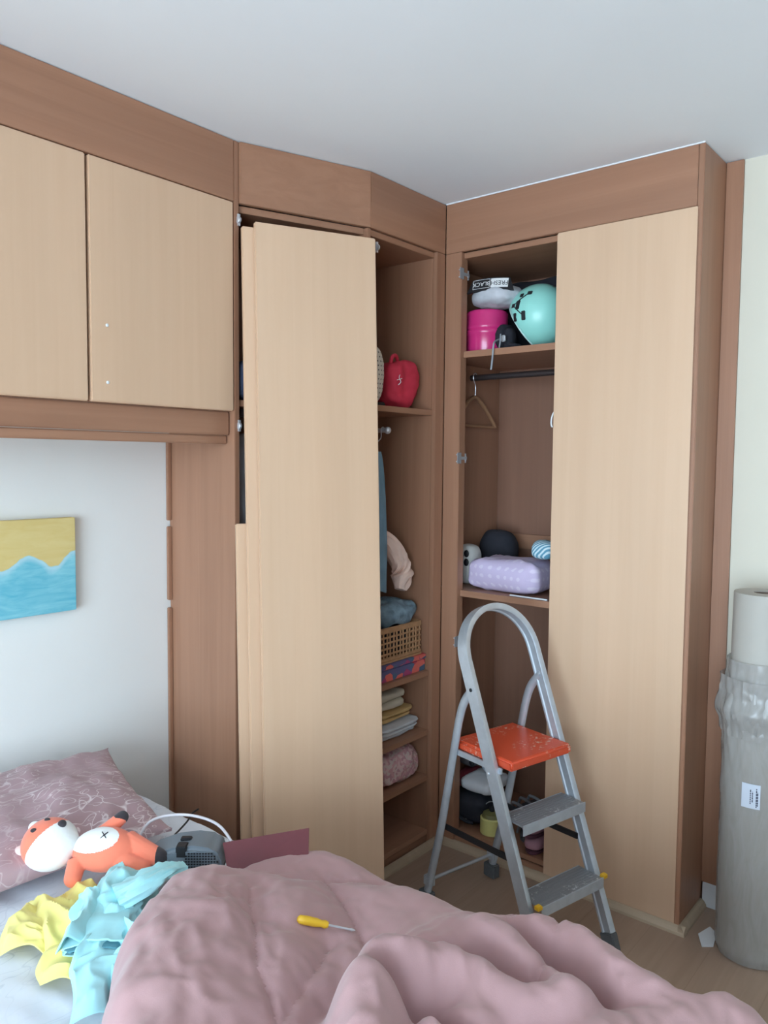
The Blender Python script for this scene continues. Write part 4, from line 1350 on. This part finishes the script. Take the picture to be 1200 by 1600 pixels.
# ------------------------------------------------------------------ contents of the right-hand wardrobe: top shelf
Z1, Z2, Z3 = DZ[0] + .0006, DZ[1] + .0006, DZ[2] + .0006
M['pink'] = plain('glossy_pink_plastic', (206, 50, 118), .25, var=.03, coat=.3)
M['mint'] = plain('mint_shell', (152, 220, 208), .35, var=.02, coat=.15)
M['marble'] = plain('grey_marbled_cloth', (188, 190, 196), .9, var=.22, scale=16)
pp = thing('pink_pot', 'glossy pink ribbed plastic pot on the top wardrobe shelf', 'pot', (2.655, 1.668, Z1))
b = MB(); b.lathe([(.0, 0), (.074, 0), (.080, .004), (.082, .068), (.087, .074), (.087, .084), (.083, .090), (.087, .096), (.087, .104), (.083, .110), (.084, .152), (.080, .160), (.0, .160)], 48, Matrix.Translation((2.655, 1.668, Z1)), caps=False); b.build('pot_body', 'pink', pp)
b = MB(); b.lathe([(.0, .1605), (.070, .1605), (.072, .164), (.0, .166)], 40, Matrix.Translation((2.655, 1.668, Z1)), caps=False); b.build('pot_lid', 'pink', pp)
hm = thing('helmet', 'mint green sports helmet with black vents and chin straps', 'helmet', (2.690, 1.452, Z1))
hc = Vector((2.690, 1.452, 2.070))
b = MB(); b.blob(hc, (.128, .118, .122), (1, .92), nu=72, nv=48)
hn = Vector((-.12, .84, -.53)).normalized()
cut = []
for i, p in enumerate(b.v):
    dd = (p - hc).dot(hn)
    cut.append(dd > .066)
    if dd > .066:
        q = p - hn * (dd - .066)                      # open underside, hollowed inwards
        rr = (q - hc - hn * .066).length / .100
        b.v[i] = q - hn * .030 * max(0, 1 - rr * rr * 1.25)
b.mi = [1 if all(cut[i] for i in f) else 0 for f in b.f]
b.build('shell', ['mint', 'blackcloth'], hm)
ru = hn.cross(Vector((1, 0, 0))).normalized(); rv = hn.cross(ru)
b = MB()
def rimpt(a):
    d = ru * math.cos(a) + rv * math.sin(a)
    k = 0.0
    for t in range(60):
        q = hn * .066 + d * (.002 * t)
        if (q.x / .128) ** 2 + (q.y / .118) ** 2 + (q.z / .122) ** 2 > 1: break
        k = .002 * t
    return hc + hn * .066 + d * k
b.tube([rimpt(2 * math.pi * k / 48) for k in range(48)], .003, 8, closed=True)
b.build('rim', plain('pale_mint_rim', (198, 226, 222), .5), hm)
def onshell(dy, dz, off=.0):
    # dy: metres to the left of the shell's centre line as seen from the room, dz: up
    q = Vector((0, dy / .118, dz / .122))
    q.x = -math.sqrt(max(0, 1 - q.y ** 2 - q.z ** 2))
    p = hc + Vector((q.x * .128, q.y * .118, q.z * .122))
    n_ = Vector((q.x / .128, q.y / .118, q.z / .122)).normalized()
    return p + n_ * off, n_
for dy, dz, hw, hh in ((.052, .030, .009, .008), (.030, .030, .007, .014), (.022, .066, .006, .007), (-.010, .072, .007, .007), (.040, -.014, .006, .013), (.002, -.012, .006, .014)):
    p, n_ = onshell(dy, dz)
    up = (Vector((0, 0, 1)) - n_ * n_.z).normalized()
    m = Matrix((up.cross(n_), up, n_)).transposed().to_4x4()
    m.translation = p
    b = MB(); b.box((-hw * 1.35, -hh * 1.2, -.006), (hw * 1.35, hh * 1.2, .0030), m); b.build('vent', 'black', hm, bevel=.002)
for A_ in ((.052, .030, -.010, .072), (.052, .030, .002, -.012)):
    b = MB(); b.tube([onshell(A_[0] + (A_[2] - A_[0]) * t / 8, A_[1] + (A_[3] - A_[1]) * t / 8, .0012)[0] for t in range(9)], .0022, 6); b.build('vent_groove', 'black', hm)
b = MB(); b.blob((2.665, 1.585, 2.000), (.060, .030, .052), (.8, .8), .006, 16, 2); b.build('padding', 'blackcloth', hm)
b = MB()
b.tube(smoothpath([(2.585, 1.560, 1.985), (2.535, 1.555, 1.970), (2.512, 1.548, 1.948), (2.509, 1.550, 1.900), (2.508, 1.554, 1.862)], 8), .0035, 8)
b.tube(smoothpath([(2.540, 1.535, 1.995), (2.530, 1.530, 1.965), (2.540, 1.540, 1.946)], 6), .0028, 8)
b.build('chin_strap', 'greyc', hm)
MB().box((2.545, 1.520, 1.968), (2.556, 1.538, 1.992)).build('buckle', 'chrome', hm, bevel=.003)
gl_ = thing('black_glove', 'black glove wedged between the pink pot and the mint helmet', 'glove', (2.60, 1.54, Z1))
b = MB(); b.blob((2.605, 1.535, 1.985), (.030, .020, .041), (.8, .8), .004, 20, 5); b.build('palm', 'blackcloth', gl_)
for k in range(4):
    b = MB(); b.tube(smoothpath([(2.59 + k * .012, 1.525, 1.965), (2.568 + k * .010, 1.505, 1.956), (2.556 + k * .010, 1.480, 1.951)], 5), .0075, 8); b.build('finger', 'blackcloth', gl_)
cp = thing('upturned_cap', 'upside-down grey marbled cap with black FRESH BLACK brim resting on pink pot', 'cap', (2.625, 1.595, 2.105))
b = MB()
b.blob((2.628, 1.606, 2.150), (.085, .098, .042), (.75, .85), .007, 12, 4, nu=56, nv=30)
b.build('crown', 'marble', cp)
# brim band facing the room, text upside down
bn = Vector((-.93, -.22, .30)).normalized()
bside = Vector((0, 0, 1)).cross(bn).normalized()      # to the right as seen from the room... checked below
bup = bn.cross(bside)
BMx = Matrix((bside, bup, bn)).transposed().to_4x4()
BMx.translation = (2.556, 1.596, 2.190)
b = MB()
nseg = 20
vs, fs = [], []
for k in range(nseg + 1):
    u = -.092 + .184 * k / nseg
    dz = -.9 * u * u
    for zz in (-.008, 0.0):
        for vv in (-.026, .026):
            vs.append(BMx @ Vector((u * (1 if vv < 0 else .80), vv, zz + dz * 1.6)))
for k in range(nseg):
    i, j = 4 * k, 4 * k + 4
    fs += [(i + 2, j + 2, j + 3, i + 3), (i, i + 1, j + 1, j), (i + 1, i + 3, j + 3, j + 1), (i, j, j + 2, i + 2)]
fs += [(0, 2, 3, 1), (4 * nseg, 4 * nseg + 1, 4 * nseg + 3, 4 * nseg + 2)]
b.add(vs, fs)
br_ = b.build('brim', 'black', cp)
def text_mesh(txt, size, mat, m, name, par, bold=.0):
    cu = bpy.data.curves.new('txt', 'FONT')
    cu.body, cu.size, cu.align_x, cu.align_y, cu.extrude, cu.offset = txt, size, 'CENTER', 'CENTER', .0004, bold
    o = bpy.data.objects.new('txt', cu)
    COL.objects.link(o)
    dg = bpy.context.evaluated_depsgraph_get()
    em = o.evaluated_get(dg).to_mesh()
    b = MB(); b.add([m @ v.co for v in em.vertices], [tuple(p.vertices) for p in em.polygons])
    o.evaluated_get(dg).to_mesh_clear()
    bpy.data.objects.remove(o); bpy.data.curves.remove(cu)
    return b.build(name, mat, par, smooth=False)
M['paperw'] = plain('white_print', (226, 226, 226), .7, var=.01)
turn = Matrix.Rotation(math.pi, 4, 'Z')
def patch(lo, hi, z, mat, name):
    b = MB(); n_ = 6
    for k in range(n_):
        a, c_ = lo[0] + (hi[0] - lo[0]) * k / n_, lo[0] + (hi[0] - lo[0]) * (k + 1) / n_
        za, zc = -1.44 * a * a, -1.44 * c_ * c_
        b.add([BMx @ Vector(p) for p in ((a, lo[1], za + z), (c_, lo[1], zc + z), (c_, hi[1], zc + z), (a, hi[1], za + z))], [(0, 1, 2, 3)])
    return b.build(name, mat, br_, smooth=False)
TZ = {}
patch((.004, -.016), (.070, .021), .0006, 'paperw', 'white_patch')
for lo, hi in (((-.068, -.016), (.000, -.0145)), ((-.068, .0195), (.000, .021)), ((-.068, -.016), (-.0665, .021)), ((-.0015, -.016), (.000, .021))):
    patch(lo, hi, .0006, 'paperw', 'patch_outline')
def curved_text(txt, cx, size, mat, name):
    o = text_mesh(txt, size, mat, Matrix.Identity(4), name, cp) 
    inv = W[cp.name].inverted()
    # wrap onto the curved brim
    base = o.location.copy()
    pts_ = []
    for v in o.data.vertices:
        p = v.co + base
        p = W[cp.name] @ p
        q = turn @ p
        q.x += cx; q.y += .0025
        w_ = BMx @ Vector((q.x, q.y, -1.44 * q.x * q.x + .0010 + max(0, p.z)))
        pts_.append(inv @ w_)
    c_ = sum(pts_, Vector()) / len(pts_)
    for v, p in zip(o.data.vertices, pts_):
        v.co = p - c_
    o.location = c_
    W[o.name] = W[cp.name] @ Matrix.Translation(c_)
    return o
curved_text('FRESH', .037, .0245, 'black', 'lettering')
curved_text('BLACK', -.034, .0235, 'paperw', 'lettering')
blobthing('black_holdall', 'large black holdall at the back of the top wardrobe shelf', 'bag', 'blackcloth', (2.898, 1.545, 2.105), (.072, .245, .158), (.5, .4), .010, 8, 3)

# ------------------------------------------------------------------ middle: hanger and bedding
M['hang'] = wood('hanger_wood', (168, 128, 96), (150, 110, 80), 'x', .5)
HY = 1.784
hg = thing('wooden_hanger', 'empty wooden clothes hanger on the wardrobe rail', 'hanger', (2.76, HY, 1.65))
b = MB(); b.tube(smoothpath([(2.76, HY, 1.785), (2.76, HY, 1.835), (2.745, HY, 1.860), (2.745, HY, 1.879), (2.760, HY, 1.8865), (2.776, HY, 1.874)], 6), .002, 6); b.build('hook', 'chrome', hg)
b = MB(); b.tube(smoothpath([(2.60, HY, 1.672), (2.63, HY, 1.702), (2.70, HY, 1.760), (2.76, HY, 1.788), (2.82, HY, 1.760), (2.89, HY, 1.702), (2.92, HY, 1.672)], 6), .009, 10); b.build('shoulder_bar', 'hang', hg)
b = MB(); b.tube([(2.604, HY, 1.670), (2.916, HY, 1.670)], .0055, 8); b.build('trouser_bar', 'hang', hg)

M['lavender'] = spots('lavender_dotted_blanket', (202, 186, 214), (216, 204, 224), 30, .20)
lb = folded('folded_blanket', 'thick folded lavender blanket with pale dots on the middle shelf', 'blanket', 'lavender', (2.662, 1.528, Z2), (.112, .168, .062), 1, 6, amp=.012)
M['panda'] = spots('panda_print', (206, 204, 200), (40, 38, 42), 22, .26, rnd=.35)
pc = thing('panda_cushion', 'white cushion with a black panda face behind the lavender blanket', 'cushion', (2.70, 1.745, Z2))
b = MB(); b.blob((2.690, 1.757, 1.104), (.048, .044, .080), (.6, .6), .004, 10, 4, nu=40, nv=30); b.build('cushion_body', plain('cream_white_plush', (204, 202, 196), .9), pc)
for dz, dx in ((.040, -.012), (-.004, -.016)):
    for y_ in (1.739, 1.775):
        b = MB(); b.blob((2.646 + dx * .2, y_, 1.118 + dz * .8), (.005, .012, .015), (1, 1), nu=18, nv=12); b.build('face_patch', 'black', pc)
blobthing('black_cushion', 'round black cushion at the back of the middle shelf', 'cushion', 'blackcloth', (2.848, 1.712, 1.134), (.055, .086, .106), (.8, .75), .005, 10, 7)
M['bluestripe'] = stripes('blue_striped_fabric', (96, 152, 176), (206, 226, 232), 36)
blobthing('striped_pouch', 'small blue and white striped pouch on the lavender blanket', 'bag', 'bluestripe', (2.665, 1.395, 1.190), (.050, .046, .036), (.7, .6), .004, 14, 2)
b = MB(); b.tube([(2.530, 1.315, Z2 + .0035), (2.534, 1.470, Z2 + .0035)], .003, 8)
tag(b.build('white_rod', 'white', None), 'thin white rod lying on the middle shelf edge', 'rod')

# ------------------------------------------------------------------ bottom of the right-hand wardrobe
M['greyplush'] = plain('grey_plush', (110, 106, 108), .95, var=.08)
bo = thing('black_rucksack', 'black rucksack lying on the wardrobe floor', 'bag', (2.66, 1.68, Z3))
b = MB(); b.blob((2.668, 1.685, .130), (.105, .098, .062), (.6, .5), .008, 12, 3, nu=48, nv=28); b.build('bag_body', 'blackcloth', bo)
b = MB(); b.tube(smoothpath([(2.575, 1.735, .155), (2.552, 1.715, .120), (2.552, 1.670, .095), (2.565, 1.635, .088)], 8), .007, 8); b.build('shoulder_strap', 'blackcloth', bo)
b = MB(); b.box((2.551, 1.660, .090), (2.560, 1.690, .100)); b.build('zip_pull', 'chrome', bo, bevel=.002)
fw = thing('folded_sheet', 'white folded sheet with a dark red end on top of the rucksack', 'linen', (2.66, 1.66, .20))
b = MB(); b.blob((2.665, 1.645, .226), (.090, .075, .028), (.6, .35), .005, 14, 2, nu=48, nv=16); b.build('sheet_body', 'whitec', fw)
b = MB(); b.blob((2.665, 1.738, .226), (.085, .022, .026), (.6, .35), .004, 14, 3, nu=40, nv=14); b.build('red_end', plain('dark_red_cloth', (120, 34, 48), .85), fw)
gp_ = thing('grey_plush_animal', 'grey plush animal with dark round eyes on the folded sheet', 'toy', (2.70, 1.73, .255))
b = MB(); b.blob((2.705, 1.735, .318), (.065, .062, .060), (.85, .85), .005, 12, 2, nu=40, nv=26); b.build('body', 'greyplush', gp_)
for y_ in (1.770, 1.700):
    b = MB(); b.blob((2.647, y_, .292), (.006, .013, .013), (1, 1), nu=16, nv=10); b.build('eye', 'black', gp_)
blobthing('white_cloth', 'bunched pale blue white cloth beside the grey plush animal', 'clothing', plain('pale_blue_cloth', (176, 188, 200), .9), (2.690, 1.628, .300), (.050, .036, .040), (.8, .7), .007, 16, 5)
# lunch box with wire handle
M['lemon'] = plain('pale_yellow_enamel', (214, 208, 132), .45, var=.03)
lbx = thing('yellow_lunch_can', 'pale yellow can with wire handle and dark lid knob on wardrobe floor', 'can', (2.590, 1.560, Z3))
b = MB(); b.lathe([(.0, 0), (.042, 0), (.046, .004), (.046, .062), (.042, .066), (.0, .066)], 40, Matrix.Translation((2.590, 1.565, Z3)), caps=False); b.build('can_body', 'lemon', lbx)
b = MB(); b.lathe([(.0, .067), (.040, .067), (.034, .080), (.012, .086), (.0, .086)], 32, Matrix.Translation((2.590, 1.565, Z3)), caps=False); b.build('lid', plain('olive_lid', (120, 116, 70), .5), lbx)
b = MB(); b.lathe([(.0, .0865), (.010, .0865), (.012, .098), (.009, .108), (.0, .108)], 20, Matrix.Translation((2.590, 1.565, Z3)), caps=False); b.build('lid_knob', 'black', lbx)
b = MB(); b.tube([(2.590 + .010 * math.sin(a), 1.565 + .0475 * math.cos(a), Z3 + .058 + .062 * math.sin(a)) for a in [math.pi * k / 20 for k in range(21)]], .0018, 8); b.build('wire_handle', 'chrome', lbx)
# strappy grey sandals
for k, (x_, y_, z_, rz_, lab) in enumerate(((2.70, 1.455, Z3, .25, 'grey strappy sandal lying under the other grey sandal'), (2.715, 1.475, Z3 + .070, -.2, 'grey strappy sandal lying on top of the other grey sandal'))):
    m = Matrix.Translation((x_, y_, z_)) @ Matrix.Rotation(rz_, 4, 'Z')
    sd2 = thing('grey_sandal', lab, 'shoe', mat=m, group='grey sandals on the wardrobe floor')
    b = MB()
    out = [(.105 * math.cos(a) * (1 if math.cos(a) > 0 else 1.05), (.034 + .008 * math.cos(a)) * math.sin(a)) for a in [2 * math.pi * i / 28 for i in range(28)]]
    b.prism(out, 0.0005, .020); b.build('sole', plain('grey_rubber_sole', (86, 84, 86), .8) if k == 0 else bpy.data.materials['grey_rubber_sole'], sd2, local=True, bevel=.004)
    for xx, hh in ((-.070, .052), (-.025, .060), (.030, .050)):
        b = MB()
        arc = [(xx + .008 * math.sin(i * .8), .034 * math.cos(math.pi * i / 12), .014 + hh * .78 * math.sin(math.pi * i / 12)) for i in range(13)]
        b.tube(arc, .006, 8); b.build('strap', 'greyplush' if xx < 0 else 'greyc', sd2, local=True)
# pink slippers, stacked
M['slip'] = plain('dusty_pink_felt', (184, 136, 148), .9, var=.06)
M['slipd'] = plain('plum_lining', (98, 58, 72), .9, var=.06)
for k, (z_, lab) in enumerate(((Z3, 'dusty pink slipper at the bottom of the pair by the door'), (Z3 + .058, 'dusty pink slipper on top of its pair by the door'))):
    m = Matrix.Translation((2.618, 1.372, z_)) @ Matrix.Rotation(.12 - .2 * k, 4, 'Z')
    sp_ = thing('pink_slipper', lab, 'shoe', mat=m, group='pair of pink slippers')
    b = MB(); out = [(.092 * math.cos(a), (.038 + .006 * -math.cos(a)) * math.sin(a)) for a in [2 * math.pi * i / 28 for i in range(28)]]
    b.prism(out, .0005, .016); b.build('sole', 'slipd', sp_, local=True, bevel=.003)
    b = MB(); b.blob((-.030, 0, .0305), (.058, .038, .0255), (.8, .8), nu=32, nv=16); b.v = [Vector((v.x, v.y, max(v.z, .0165))) for v in b.v]; b.build('upper', 'slip', sp_, local=True)
    b = MB(); b.tube([(.020 + .068 * math.cos(a), .036 * math.sin(a), .026) for a in [-1.7 + 3.4 * i / 16 for i in range(17)]], .009, 8); b.build('heel_collar', 'slip', sp_, local=True)
